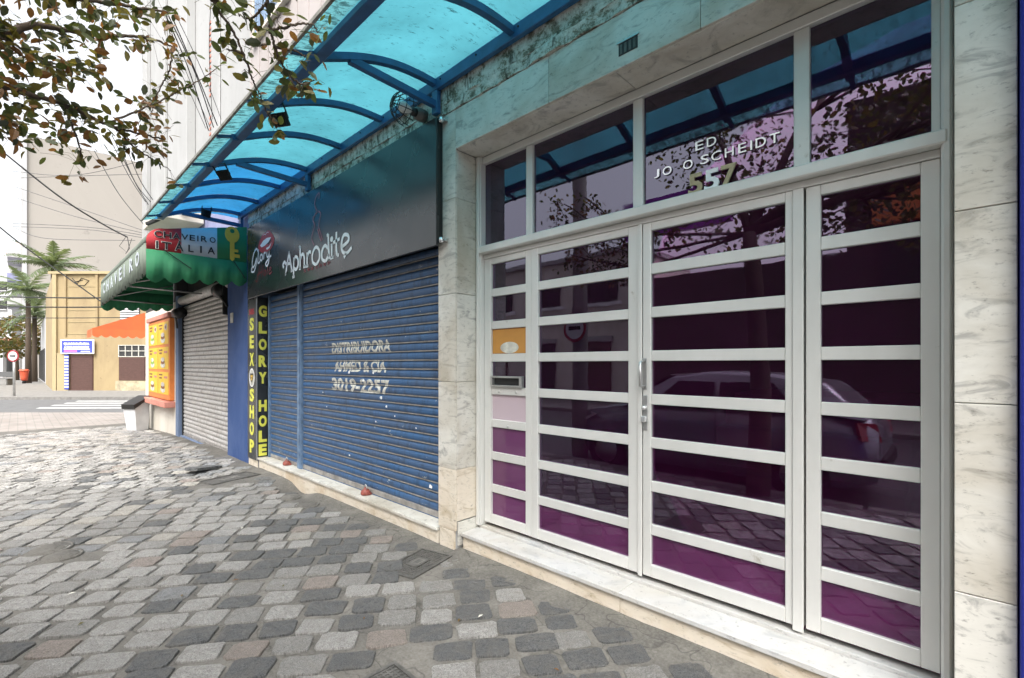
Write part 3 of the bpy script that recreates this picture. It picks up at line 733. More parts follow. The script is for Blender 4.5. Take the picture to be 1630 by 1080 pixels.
# ---- long black shop sign
sg = thing('shop_sign', (-5.26, 2.33, 2.4), 'long glossy black fascia sign with white Aphrodite lettering and red lips', 'sign')
MB().box(-7.52, -3.035, 2.305, 2.335, 2.43, 3.455, 'sign_black', .003).build('panel', sg)
b = MB(); b.box(-7.515, -3.04, 2.336, 2.374, 2.46, 3.44, 'black_metal'); b.build('backing_frame', sg)
SO = Vector((0, 2.3035, 0))
ap = {  # hand drawn letters: (strokes, stroke width)
 'A': [[(-.02, -.06), (.08, .35), (.26, 1.0)], [(.26, 1.0), (.33, .55), (.46, .02)], [(-.16, .30), (-.22, .46), (-.10, .58), (.02, .46), (.36, .40)], [(-.06, -.06), (.04, -.02)], [(.38, .02), (.52, .04)]],
 'p': [[(.02, -.30), (.03, .2), (.04, .62)], [(.04, .45), (.16, .63), (.33, .48), (.34, .18), (.20, .02), (.05, .12)], [(-.06, -.30), (.10, -.28)]],
 'h': [[(.02, 0), (.03, .5), (.04, 1.02)], [(.05, .42), (.16, .62), (.30, .5), (.32, .02)], [(-.05, 0), (.08, 0)], [(.25, .02), (.40, .02)], [(-.04, .98), (.04, 1.02)]],
 'r': [[(.02, 0), (.03, .62)], [(.04, .40), (.14, .60), (.27, .56)], [(-.05, 0), (.1, 0)]],
 'o': [[(.27, -.08), (.06, .10), (.04, .45), (.24, .70), (.45, .52), (.47, .15), (.27, -.08)]],
 'd': [[(.26, -.06), (.06, .08), (.05, .42), (.22, .62), (.40, .45)], [(.26, -.06), (.42, .12), (.44, .2)], [(.48, -.02), (.43, .5), (.42, 1.04)], [(.33, 1.0), (.42, 1.04)]],
 'i': [[(.03, 0), (.03, .58)], [(-.04, 0), (.12, 0)]],
 't': [[(.12, .02), (.08, .3), (.08, 1.0)], [(-.10, .60), (.26, .66)], [(.12, .02), (.22, .02)]],
 'e': [[(.04, .30), (.36, .44), (.36, .66), (.14, .74), (.02, .46), (.06, .12), (.28, -.02), (.54, .14)], [(.26, -.02), (.14, -.16)]]}
adv = {'A': .56, 'p': .46, 'h': .48, 'r': .33, 'o': .58, 'd': .58, 'i': .21, 't': .34, 'e': .5}
X = 0; tot = sum(adv[c] for c in 'Aphrodite'); sx = 1.66/tot; sz = .255
for k, ch in enumerate('Aphrodite'):
    mb = MB(); zz = 2.61; f_ = 1.0
    for stv in ap[ch]:
        ribbon(mb, [((X+p_[0])*sx, p_[1]*sz*f_) for p_ in stv], .037 if len(stv) > 2 or abs(stv[0][1]-stv[-1][1]) > .3 else .034, SO+Vector((-6.08, 0, zz)), EXF, EZ, 'paint_white', .003)
    if ch == 'i': flat(mb, oval((X+.03)*sx, .78*sz*f_, .035, .03), SO+Vector((-6.08, 0, zz)), EXF, EZ, 'paint_white', .003)
    mb.build('letter', sg); X += adv[ch]
for k, ch in enumerate('sexshop'): text(ch, .055, .035 if ch != 'h' else .05, (-5.55+k*.103, 2.3035, 2.548), EXF, EZ, 'paint_darkred', 'letter', sg, .003)
fg = MB(); o_ = SO+Vector((-5.18, 0, 2.82))
for stv in ([(-.12, 0), (-.20, .14), (-.16, .28), (-.10, .40), (-.16, .52), (-.10, .62), (-.02, .66), (-.10, .82), (-.06, .96), (.05, 1.02), (.04, .90)], [(.03, .66), (.10, .58), (.06, .46), (.02, .30)], [(.0, .30), (.06, .14), (.12, .02)], [(.05, .31), (.11, .16), (.16, .04)]):
    ribbon(fg, [(p_[0]*.75, p_[1]*.545) for p_ in stv], .015, o_, EXF, EZ, 'paint_rose', .003)
fg.build('figure_outline', sg)
lp = MB(); o_ = SO+Vector((-6.78, 0, 3.14))
flat(lp, [(-.30, -.06), (-.24, .06), (-.12, .17), (-.05, .20), (0, .17), (.06, .21), (.16, .18), (.27, .06), (.33, -.04), (.30, -.15), (.20, -.24), (.05, -.27), (-.12, -.24), (-.26, -.16)], o_, (.95, 0, 0), (0, 0, .6), 'paint_red', .0015)
flat(lp, [(-.22, -.05), (-.08, .03), (.06, .05), (.22, .02), (.12, -.06), (-.02, -.10), (-.14, -.11)], o_, (.95, 0, 0), (0, 0, .6), 'paint_white', .003)
flat(lp, [(.06, -.09), (.15, -.05), (.22, -.0), (.22, -.06), (.12, -.12)], o_, (.95, 0, 0), (0, 0, .6), 'paint_black', .004)
flat(lp, [(.02, -.17), (.14, -.16), (.24, -.09), (.16, -.20), (.06, -.22)], o_, (.95, 0, 0), (0, 0, .6), 'paint_white', .003)
ribbon(lp, [(-.10, .145), (-.05, .165), (0, .14), (.06, .17), (.12, .15)], .012, o_, (.95, 0, 0), (0, 0, .6), 'paint_white', .003)
lp.build('lips_emblem', sg)
gl = MB(); o_ = SO+Vector((-7.32, 0, 2.877))
for stv in ([(.30, .30), (.24, .38), (.12, .30), (.04, .10), (.06, -.04), (.16, .0), (.24, .14), (.22, -.02), (.12, -.16), (.0, -.14), (.02, -.04)], [(.30, .02), (.34, .34)], [(.30, .02), (.36, .0), (.40, .04)], [(.47, .03), (.41, .08), (.43, .17), (.50, .17), (.52, .08), (.47, .03)], [(.57, .04), (.59, .18), (.66, .18)], [(.72, .19), (.72, .08), (.78, .06), (.82, .20)], [(.82, .20), (.80, -.05), (.72, -.15), (.66, -.08), (.82, .02), (.90, .06)]):
    ribbon(gl, [(p_[0]*.84, p_[1]*.56) for p_ in stv], .028, o_, EXF, EZ, 'paint_white', .005)
gl.build('script_lettering', sg)
gl = MB(); o_ = SO+Vector((-7.16, 0, 2.655))
for stv in ([(.0, .0), (.06, -.04), (.12, .06), (.20, .26), (.18, .30)], [(.28, .02), (.32, .18), (.38, .28)], [(.08, .10), (.22, .13), (.34, .14)], [(.44, .03), (.39, .09), (.43, .16), (.49, .10), (.44, .03)], [(.55, .03), (.58, .28)], [(.63, .09), (.72, .13), (.68, .17), (.63, .09), (.66, .03), (.76, .07)]):
    ribbon(gl, [(p_[0]*.81, p_[1]*.62) for p_ in stv], .019, o_, EXF, EZ, 'paint_darkred', .003)
gl.build('script_lettering', sg)
for x, z in ((-3.0, 3.43), (-3.0, 2.47), (-7.56, 3.40)):
    b_ = MB(); b_.lathe((x, 2.33, z-.02), [(.018, 0), (.018, .04)], 'chrome', 8); b_.box(x-.03, x+.03, 2.345, 2.372, z-.01, z+.01, 'steel'); b_.build('bolt', sg)

# ================================================================ THE CORNER BUILDING (key shop, menu wall)
corner = thing('corner_building', (-11.8, YF, -.1), 'grey corner building with locked grey shutter, blue pillar and menu wall', 'building')
w = MB(); w.box(-15.9, -12.37, YF, 9, -.5, 2.84, 'plaster_white'); w.build('menu_wall', corner)
w = MB(); w.box(-12.365, -12.13, YF-.01, 2.9, -.5, 2.95, 'plaster_steelblue', .01); w.build('pillar', corner, 'slim slate blue pillar')
w = MB(); w.box(-8.70, -7.662, YF-.006, 2.9, -.5, 3.42, 'plaster_blue', .012); w.build('pillar', corner, 'broad rough blue pillar')
w = MB(); w.box(-12.128, -8.702, 2.55, 2.9, -.3, 3.42, 'dark_recess'); w.build('recess_wall', corner)
w = MB(); w.box(-15.9, -12.37, YF+.01, 9, 2.841, 3.428, 'dark_recess'); w.build('fascia_recess', corner)
w = MB(); w.box(-15.9, -7.701, YF+.012, 9, 3.43, 4.62, 'plaster_lavender'); w.build('lintel_wall', corner)
w = MB(); w.box(-15.9, -7.701, YF+.02, 9, 4.621, 13.5, 'plaster_grey')
for x0, x1, d_ in ((-15.88, -15.3, .10), (-13.55, -13.3, .06), (-11.54, -10.8, .16), (-9.30, -9.15, .03)): w.box(x0, x1, YF+.02-d_, YF+.019, 4.63, 13.4, 'plaster_grey', .01)
w.build('upper_wall', corner)
for i in range(26):
    z = 5.1+i*.10
    if i in (9, 10, 11): continue
    box('brick', corner, -9.83, -9.74, YF+.008, YF+.018, z, z+.04, 'salmon')
box('marquee_slab', corner, -11.4, -10.1, 1.67, 2.37, 4.06, 4.30, 'plaster_white', b=.01)
br_ = MB(); br_.bar((-9.6, 2.36, 4.42), (-10.6, 1.6, 4.0), .05, .05, 'black_metal'); br_.build('bracket', corner)
sh3 = shutter(corner, -12.11, -8.72, 2.47, -.05, 2.72, 'shutter_grey', 'slat_edge', 'black_metal', label='grey metal roller shutter under the green awning')
box('sill_bar', corner, -12.12, -8.71, 2.40, 2.50, -.16, -.045, 'plaster_steelblue', b=.005)
rl = MB(); rl.tube([(-12.1, 2.44, 2.83), (-8.75, 2.44, 2.83)], .09, 'shutter_grey', 14); rl.build('shutter_drum', corner)
mt = MB(); mt.tube([(-9.15, 2.36, 2.72), (-8.85, 2.36, 2.72)], .12, 'black_metal', 14); mt.box(-8.87, -8.83, 2.34, 2.45, 2.3, 2.85, 'black_metal', .004); mt.bar((-9.0, 2.30, 2.70), (-8.66, 2.36, 2.42), .03, .03, 'black_metal'); mt.build('shutter_motor', corner)
mt = MB(); mt.tube([(-12.2, 2.36, 2.56), (-11.8, 2.36, 2.56)], .11, 'black_metal', 12); mt.bar((-12.0, 2.3, 2.52), (-12.15, 2.36, 2.25), .03, .03, 'black_metal'); mt.build('shutter_motor', corner)
box('number_plate', corner, -8.50, -8.38, YF-.022, YF-.0065, 2.14, 2.30, 'paint_cream', b=.004)
mbd = thing('menu_board', (-13.7, YF, .7), 'orange menu board with six yellow food panels on the corner wall', 'menu board')
MB().box(-14.9, -12.5, YF-.09, YF-.001, .68, 2.50, 'menu_orange', .006).build('board', mbd)
MB().box(-15.1, -12.42, YF-.20, YF-.001, .53, .66, 'salmon', .01).build('ledge', mbd); MB().box(-15.0, -12.5, YF-.12, YF-.001, 2.515, 2.62, 'salmon', .01).build('top_trim', mbd)
for i in range(2):
    for j in range(3):
        x0 = -14.80+i*1.14; z0 = .80+j*.565
        pb = MB(); pb.box(x0, x0+1.06, YF-.096, YF-.0905, z0, z0+.50, 'menu_yellow'); p_ = pb.build('food_panel', mbd)
        fb = MB(); o_ = (x0, YF-.0965, z0)
        cxx = .45 if i == 0 else .5
        lower = 'menu_green' if i == 0 and j > 0 else 'menu_brown'
        flat(fb, oval(cxx, .10, .24, .07), o_, EXF, EZ, 'paint_cream', .002); flat(fb, oval(cxx, .16, .20, .05), o_, EXF, EZ, lower, .003); flat(fb, oval(cxx, .22, .19, .05), o_, EXF, EZ, 'menu_grey' if i else 'paint_cream', .004)
        flat(fb, [(.08, .42), (.46, .42), (.46, .455), (.08, .455)], o_, EXF, EZ, 'menu_brown', .002); flat(fb, [(.12, .345), (.40, .345), (.40, .385), (.12, .385)], o_, EXF, EZ, 'menu_brown', .002)
        if j == 2: flat(fb, oval(.80, .38, .15, .075), o_, EXF, EZ, 'menu_grey', .002); flat(fb, oval(.80, .38, .08, .04), o_, EXF, EZ, 'menu_brown', .003)
        else: flat(fb, [(.62, .36), (.98, .36), (.98, .41), (.62, .41)], o_, EXF, EZ, 'salmon', .002)
        fb.build('food_picture', p_)
nb = thing('neighbouring_wall', (1.4, 2.33, 0), 'bright blue painted wall edge at the far right of the marble front', 'wall')
w = MB(); w.box(.146, 3.2, 2.33, 3.2, -.3, 3.56, 'blue_paint', .006); w.build('wall', nb)

# ---- green key-shop awning
AWX0, AWX1 = -12.6, -7.75
aw = thing('shop_awning', (-10.2, 1.8, 2.7), 'green scalloped awning with red white and green end reading CHAVEIRO', 'awning')
def arc_top(y):           # roof line of the awning end, from wall outward
    if y >= 1.36: return 3.30+(y-1.36)/(2.37-1.36)*.235
    u = (1.36-y)/.20; return 3.10+.20*math.sqrt(max(0, 1-u*u))
prof = [(2.37-i*.0505, arc_top(2.37-i*.0505)) for i in range(21)]+[(1.30, arc_top(1.30)), (1.25, arc_top(1.25)), (1.20, arc_top(1.20)), (1.175, arc_top(1.175)), (1.16, 3.08)]
def endpanel(x, y0, y1, zlow, m, name, scallop=False):
    ys_ = [y0+(y1-y0)*i/24 for i in range(25)]; V = []; F = []
    for y in ys_:
        tz = min(arc_top(max(y, 1.1601)), 3.55) if not scallop else zlow+.02
        if scallop: bz = 2.63+.07*(y-1.16)-.075*abs(math.sin(math.pi*(y-1.16)/.2017))
        else: bz = zlow
        wob = .006*noise.noise((y*5, x, 1))
        V += [(x+wob, y, bz), (x+wob*.5, y, tz), (x+wob-.008, y, bz), (x+wob*.5-.008, y, tz)]
    for i in range(24): a = 4*i; F += [(a, a+4, a+5, a+1), (a+2, a+3, a+7, a+6), (a+1, a+5, a+7, a+3), (a, a+2, a+6, a+4)]
    mb = MB(); mb.add(V, F, m, True); return mb.build(name, aw)
for x in (AWX1, AWX0):
    endpanel(x, 1.165, 1.55, 2.98, 'cloth_red' if x > -9 else 'cloth_green', 'fabric_panel'); endpanel(x, 1.551, 1.98, 2.98, 'cloth_white' if x > -9 else 'cloth_green', 'fabric_panel'); endpanel(x, 1.981, 2.37, 2.98, 'cloth_green', 'fabric_panel')
    endpanel(x+.004, 1.163, 2.37, 2.979, 'cloth_green', 'valance', True)
V = []; F = []; nx = 40
for i in range(nx+1):
    x = AWX0+.002+(AWX1-AWX0-.012)*i/nx
    for j, (y, z) in enumerate(prof): V.append((x, y+.006*noise.noise((x*2, j*.3, 2)), z+.003+.006*noise.noise((x*2, j*.3, 7))))
n1 = len(prof)
for i in range(nx):
    for j in range(n1-1): F.append((i*n1+j, i*n1+j+1, (i+1)*n1+j+1, (i+1)*n1+j))
mb = MB(); mb.add(V, F, 'cloth_faded', True); ft = mb.build('roof_fabric', aw, 'faded grimy front cloth')
so_ = ft.modifiers.new('thickness', 'SOLIDIFY'); so_.thickness = .006
V = []; F = []
for i in range(241):
    x = AWX0+(AWX1-AWX0-.01)*i/240; V += [(x, 1.158+.008*math.sin(i*.9), 3.08), (x, 1.155+.01*math.sin(i*.9), 2.70-.06*abs(math.sin(math.pi*i/10)))]
for i in range(240): F.append((2*i, 2*i+1, 2*i+3, 2*i+2))
mb = MB(); mb.add(V, F, 'cloth_faded', True); vl = mb.build('front_valance', aw, 'faded scalloped front edge'); vl.modifiers.new('thickness', 'SOLIDIFY').thickness = .005
frm = MB()
for x in (AWX0+.03, (AWX0+AWX1)/2, AWX1-.04): frm.tube([(x, 2.35, 2.78), (x, 1.19, 2.80)], .014, 'steel', 6); frm.tube([(x, 2.35, 3.2), (x, 1.25, 2.83)], .012, 'steel', 6)
frm.tube([(AWX0+.02, 1.19, 2.80), (AWX1-.03, 1.19, 2.80)], .016, 'steel', 6); frm.build('frame', aw)
# lettering on the end and the (mirrored in depth) front
xs_ = AWX1+.012
for k, (ch, y, z, w_) in enumerate((('C', 1.251, 3.174, .078), ('H', 1.352, 3.178, .08), ('A', 1.450, 3.184, .084), ('V', 1.546, 3.190, .082), ('E', 1.643, 3.195, .064), ('I', 1.733, 3.200, .015), ('R', 1.778, 3.206, .076), ('O', 1.884, 3.212, .074))):
    text(ch, w_, .080, (xs_, y, z), EYS, EZ, 'paint_black', 'letter', aw, .002, .012)
    if k < 3: text(ch, w_+.012, .092, (xs_-.0035, y-.006, z-.006), EYS, EZ, 'paint_cream', 'letter', aw, .002, .03)
for k, (ch, y, z, w_) in enumerate((('I', 1.268, 3.02, .020), ('T', 1.330, 3.024, .10), ('Á', 1.478, 3.030, .092), ('L', 1.628, 3.036, .062), ('I', 1.768, 3.044, .020), ('A', 1.858, 3.050, .092))):
    hh = .135 if ch == 'Á' else .098
    text(ch, w_, hh, (xs_, y, z), EYS, EZ, 'paint_black', 'letter', aw, .002, .016)
    if k < 3: text(ch, w_+.014, hh+.012, (xs_-.0035, y-.007, z-.006), EYS, EZ, 'paint_cream', 'letter', aw, .002, .035)
ky = MB(); o_ = (xs_, 2.17, 3.02)
flat(ky, oval(.0, .36, .095, .12), o_, EYS, EZ, 'paint_gold', 0); flat(ky, oval(.0, .41, .03, .03), o_, EYS, EZ, 'cloth_green', .002)
flat(ky, [(-.03, .25), (-.03, .0), (0, -.03), (.03, .0), (.03, .25)], o_, EYS, EZ, 'paint_gold', .001); flat(ky, [(.03, .03), (.10, .03), (.10, .08), (.03, .08)], o_, EYS, EZ, 'paint_gold', .001); flat(ky, [(.03, .11), (.08, .11), (.08, .15), (.03, .15)], o_, EYS, EZ, 'paint_gold', .001)
ky.build('key_emblem', aw)
for k, ch in enumerate('CHAVEIRO'):
    text(ch, .05 if ch == 'I' else .28, .20, (-12.1+k*.52, 1.150, 2.84), EXF, EZ, 'cloth_white', 'letter', aw, .003, .02)
for p0, p1 in (((xs_+.01, 1.34, 3.02), (xs_+.02, 1.66, 2.80)), ((xs_+.01, 2.19, 2.99), (xs_+.02, 2.34, 2.75))): 
    cdm = MB(); cdm.tube([p0, p1], .006, 'wire_black', 5); cdm.build('cord', aw)

# ---- orange awning round the corner
oa = thing('corner_awning', (-17, 1.9, 2.5), 'bright orange scalloped awning sticking out past the menu wall', 'awning')
V = []; F = []
xa, xb, yo, yi = -17.1, -15.95, 1.30, 2.37
zi, zo, zv = 2.86, 2.38, 2.17
mb = MB()
mb.prism([(xa, yi, zi), (xb, yi, zi), (xb, yo, zo), (xa, yo, zo)], (0, 0, .008), 'cloth_orange'); mb.build('roof_fabric', oa)
mb = MB(); mb.prism([(xb, yi, zi-.002), (xb, yi, zo+.01), (xb, yo, zo-.002)], (-.006, 0, 0), 'cloth_orange'); mb.build('side_fabric', oa)
mb = MB(); V = []; F = []
for i in range(61):
    y = yo+(yi-yo)*i/60; V += [(xb+.002, y, zo+.01), (xb+.012, y, zv+.05-.055*abs(math.sin(math.pi*i/10)))]
for i in range(60): F.append((2*i, 2*i+1, 2*i+3, 2*i+2))
mb.add(V, F, 'cloth_orange'); o_ = len(V); V = []; F = []
for i in range(141):
    x = xa+(xb-xa)*i/140; V += [(x, yo-.002, zo), (x, yo-.01, zv+.05-.055*abs(math.sin(math.pi*i/8)))]
for i in range(140): F.append((2*i, 2*i+1, 2*i+3, 2*i+2))
mb.add(V, F, 'cloth_orange'); mb.build('valance', oa)

# ================================================================ BLUE CANOPY
RIBS = [-7.85, -7.08, -6.29, -5.49, -4.66, -3.87, -3.06, -2.2, -1.38, -.56, .26, 1.08]
cn = thing('canopy', (-3.4, 1.8, 3.5), 'long curved translucent blue canopy on dark blue steel ribs over the pavement', 'canopy')
def cz(y):
    u = (2.376-y)/(2.376-1.36); return 3.76-.235*u+.085*math.sin(math.pi*min(u, 1))-(.09*(u-1) if u > 1 else 0)
YS = [2.36-i*(2.36-1.30)/16 for i in range(17)]
MB().box(-7.95, 1.2, 2.305, 2.345, 3.675, 3.79, 'blue_steel', .004).build('wall_rail', cn)
MB().box(-8.0, 1.2, 1.325, 1.395, 3.475, 3.555, 'blue_steel', .005).build('beam', cn)
for i, x in enumerate(RIBS):
    mb = MB(); mb.sweep([(x, y, cz(y)-.028) for y in YS], .05, .045, 'blue_steel'); mb.sweep([(x, 1.325, cz(1.325)-.018), (x, 1.185, cz(1.185)-.018)], .03, .022, 'blue_steel'); rb = mb.build('rib', cn)
    if i % 3 == 0:
        mb = MB(); mb.bar((x, 1.58, cz(1.58)-.045), (x, 2.305, 3.565), .045, .05, 'blue_steel'); mb.box(x-.035, x+.035, 2.305, 2.345, 3.49, 3.674, 'blue_steel', .003); mb.build('strut', cn)
edges = [-8.2]+RIBS[1:]+[1.2]
ys2 = [2.37-i*(2.37-1.185)/18 for i in range(19)]
for a, b in zip(edges, edges[1:]):
    mb = MB(); V = []; F = []
    for i in range(7):
        x = a+.002+(b-a-.004)*i/6
        for y in ys2: V.append((x, y, cz(y)+.002+.004*noise.noise((x*2.5, y*3, 0))))
    for i in range(6):
        for j in range(16): F.append((i*19+j, i*19+j+1, (i+1)*19+j+1, (i+1)*19+j))
    mb.add(V, [(i*19+j, i*19+j+1, (i+1)*19+j+1, (i+1)*19+j) for i in range(6) for j in (16, 17)], 'polycarbonate_grimy', True)
    mb.add(V, F, 'polycarbonate' if a > -5.6 else 'polycarbonate_blue', True); pn = mb.build('sheet_panel', cn, 'turquoise weathered sheet' if a > -5.6 else 'deeper blue sheet at the far end')
    # the wear and dirt lip along the free edge
mb = MB(); mb.box(-8.21, 1.2, 1.172, 1.190, cz(1.185)-.012, cz(1.185)+.012, 'dirty_edge'); mb.build('edge_trim', cn)
for x in [-7.6+i*.42 for i in range(21)]:
    mb = MB(); mb.lathe((0, 0, 0), [(.008, 0), (.006, .006)], 'black_metal', 7); mb.v = [(x+q[0], 2.304-q[2], 3.735+q[1]) for q in mb.v]; mb.build('bolt', cn)

def floodlight(x, y, z, yaw, tilt, label):
    t_ = thing('floodlight', (x, y, z), label, 'floodlight', 'floodlights under the blue canopy'); t_.rotation_euler = (0, 0, 0)
    Mx = Matrix.Translation((x, y, z)) @ Matrix.Rotation(yaw, 4, 'Z') @ Matrix.Rotation(tilt, 4, 'X') @ Matrix.Scale(.78, 4)
    def fin(mb): mb.v = [tuple(Mx @ Vector(v_)) for v_ in mb.v]; return mb
    b_ = MB(); b_.box(-.085, .085, -.022, .012, -.18, -.05, 'black_metal', .006)
    for i in range(8): b_.box(-.075+i*.02, -.068+i*.02, .0125, .032, -.17, -.06, 'black_metal')
    fin(b_).build('housing', t_)
    fin(MB().box(-.07, .07, -.026, -.0225, -.165, -.065, 'lamp_glass')).build('lens', t_)
    u_ = MB(); u_.bar((-.095, 0, -.11), (-.095, 0, .03), .006, .02, 'black_metal'); u_.bar((.095, 0, -.11), (.095, 0, .03), .006, .02, 'black_metal'); u_.bar((-.095, 0, .03), (.095, 0, .03), .02, .006, 'black_metal'); fin(u_).build('bracket', t_)
floodlight(-3.90, 1.40, 3.50, R(-150), R(-35), 'black floodlight hanging from the canopy beam behind the leaves, nearest of three')
floodlight(-5.40, 1.40, 3.47, R(-150), R(-40), 'black floodlight on twin stays under the canopy beam, middle of three')
floodlight(-7.78, 1.86, 3.72, R(-60), R(-10), 'slim black floodlight hung at the far end rib of the canopy')
cl = thing('caged_lamp', (-3.22, 2.30, 3.52), 'round wire caged lamp on the stained concrete beside the canopy strut', 'lamp')
c0 = Vector((-3.22, 2.18, 3.53))
k_ = MB(); k_.tube([c0+Vector((0, .15, 0)), c0+Vector((0, .06, 0))], .05, 'cast_iron', 12); k_.tube([c0+Vector((0, .06, 0)), c0+Vector((0, .02, 0))], .035, 'black_plastic', 10); k_.build('socket', cl)
k_ = MB(); k_.lathe((0, 0, 0), [(.018, 0), (.03, .03), (.045, .07), (.04, .10), (.02, .12)], 'lamp_glass', 12); k_.v = [(c0.x+q[0], c0.y+.02-q[2], c0.z+q[1]) for q in k_.v]; k_.build('bulb', cl)
k_ = MB()
for i in range(6):
    a = math.pi*i/6; k_.tube([c0+Vector((.13*math.cos(a)*math.cos(b), -.01+.15*math.sin(b)*-1+.0, .13*math.sin(a)*math.cos(b))) for b in [math.pi*j/12 for j in range(13)]], .0035, 'wire_black', 4, False)
for q in (.25, .6, 1.0, 1.3):
    k_.tube([c0+Vector((.13*math.cos(q)*math.cos(a), -.01-.15*math.sin(q), .13*math.cos(q)*math.sin(a))) for a in [2*math.pi*j/20 for j in range(21)]], .0035, 'wire_black', 4, False)
k_.build('cage', cl)

# ================================================================ COVERS AND SMALL THINGS ON THE PAVEMENT
def cover(cx_, cy_, L, Wd, ang, label, grid, cat='cover', z=.012, name='utility_cover'):
    zz = gz(cx_, cy_)+z; t_ = thing(name, (cx_, cy_, zz-z), label, cat, 'covers in the pavement')
    Mx = Matrix.Translation((cx_, cy_, zz)) @ Matrix.Rotation(ang, 4, 'Z')
    f_ = MB()
    for a in ((-L/2, L/2, -Wd/2, -Wd/2+.018), (-L/2, L/2, Wd/2-.018, Wd/2), (-L/2, -L/2+.018, -Wd/2+.0185, Wd/2-.0185), (L/2-.018, L/2, -Wd/2+.0185, Wd/2-.0185)): f_.box(*a, -.03, .002, 'cast_iron')
    f_.v = [tuple(Mx @ Vector(q)) for q in f_.v]; f_.build('rim', t_)
    p_ = MB(); p_.box(-L/2+.02, L/2-.02, -Wd/2+.02, Wd/2-.02, -.03, -.006, 'cast_iron')
    if grid:
        n = int(L/.028); m_ = int(Wd/.028)
        for i in range(n):
            x = -L/2+.024+i*(L-.048)/n; p_.box(x, x+.008, -Wd/2+.022, Wd/2-.022, -.0055, .0, 'cast_iron')
        for j in range(m_):
            y = -Wd/2+.024+j*(Wd-.048)/m_; p_.box(-L/2+.022, L/2-.022, y, y+.008, -.0055, -.0005, 'cast_iron')
    p_.v = [tuple(Mx @ Vector(q)) for q in p_.v]; p_.build('plate', t_)
    return t_, Mx
t_, Mx = cover(-2.92, 2.05, .45, .30, math.atan2(.455, -.115), 'rectangular iron grid cover by the foot of the marble pillar', True)
k_ = MB(); k_.box(-.075, .075, -.055, .055, -.002, .004, 'cast_iron')
for a in ((-.045, .045, -.032, -.024), (-.045, .045, .024, .032), (-.045, -.037, -.0235, .0235), (.037, .045, -.0235, .0235)): k_.box(*a, .0045, .006, 'kerb_stone')
k_.v = [tuple(Mx @ Vector(q)) for q in k_.v]; k_.build('lid', t_)
t_, Mx = cover(-6.85, 1.90, .64, .32, math.atan2(.64, -.19), 'flat grey plate cover with raised letters near the blue pillar', False)
tl_ = text('TCBT', .26, .09, Mx @ Vector((-.13, -.045, -.0055)), tuple((Mx.to_3x3() @ Vector((1, 0, 0)))), tuple((Mx.to_3x3() @ Vector((0, 1, 0)))), 'kerb_stone', 'raised_letters', t_, .005, .02)
cover(-1.83, 1.09, .40, .40, 0, 'square iron grid cover cut by the bottom of the picture', True)
for x, y, r_, lab in ((-5.28, .16, .16, 'round cement capped cover at far left, nearer the road of its pair'), (-5.02, .23, .13, 'smaller round cement cover touching the larger one at left'), (-5.39, 2.07, .13, 'round cap cover beside the hollow under the shop step'), (-4.96, 2.09, .12, 'half buried round cover before the wide blue shutter')):
    z = gz(x, y)+.004; m_ = MB(); n = 28
    m_.lathe((x, y, z), [(r_, -.03), (r_, .008), (r_-.012, .009), (r_-.016, .001), (r_-.022, .001), (r_-.026, .008), (.02, .010)], 'joint_mortar', n)
    c_ = m_.build('round_cover'); tag(c_, lab, 'cover', 'covers in the pavement')
k_ = MB(); Mx = Matrix.Translation((-7.6, 1.78, gz(-7.6, 1.78)+.03)) @ Matrix.Rotation(R(128), 4, 'Z') @ Matrix.Rotation(R(7), 4, 'Y')
k_.prism([Mx @ Vector(q) for q in ((-.24, -.10, 0), (.20, -.12, 0), (.27, -.02, 0), (.22, .11, 0), (-.20, .12, 0), (-.27, .03, 0))], (0, 0, .035), 'stone_dark')
c_ = k_.build('loose_slab'); tag(c_, 'dark loose stone slab lying tilted on the paving before the blue pillar', 'stone')
# bin by the corner
bn = thing('trash_bin', (-14.9, 2.08, -.2), 'pale grey street bin with slanted black lid beside the menu wall', 'bin')
Mx = Matrix.Translation((-14.85, 2.08, gz(-14.85, 2.08))) @ Matrix.Rotation(R(30), 4, 'Z')
def tr_(mb): mb.v = [tuple(Mx @ Vector(q)) for q in mb.v]; return mb
k_ = MB(); k_.add([(-.15, -.17, .02), (.15, -.17, .02), (.15, .13, .02), (-.15, .13, .02), (-.19, -.24, .60), (.19, -.24, .60), (.19, .14, .80), (-.19, .14, .80)], [(0, 3, 2, 1), (4, 5, 6, 7), (0, 1, 5, 4), (1, 2, 6, 5), (2, 3, 7, 6), (3, 0, 4, 7)], 'grey_plastic'); k_.box(-.14, .14, -.16, .12, -.02, .0195, 'grey_plastic'); tr_(k_).build('body', bn)
k_ = MB(); k_.add([(-.20, -.26, .55), (.20, -.26, .55), (.20, .15, .805), (-.20, .15, .805), (-.20, -.27, .66), (.20, -.27, .66), (.20, .15, .86), (-.20, .15, .86)], [(0, 3, 2, 1), (4, 5, 6, 7), (0, 1, 5, 4), (1, 2, 6, 5), (2, 3, 7, 6), (3, 0, 4, 7)], 'black_plastic'); tr_(k_).build('lid', bn)
k_ = MB(); k_.box(-.12, .12, .145, .19, .0, .80, 'black_plastic', .01); tr_(k_).build('back_plate', bn)
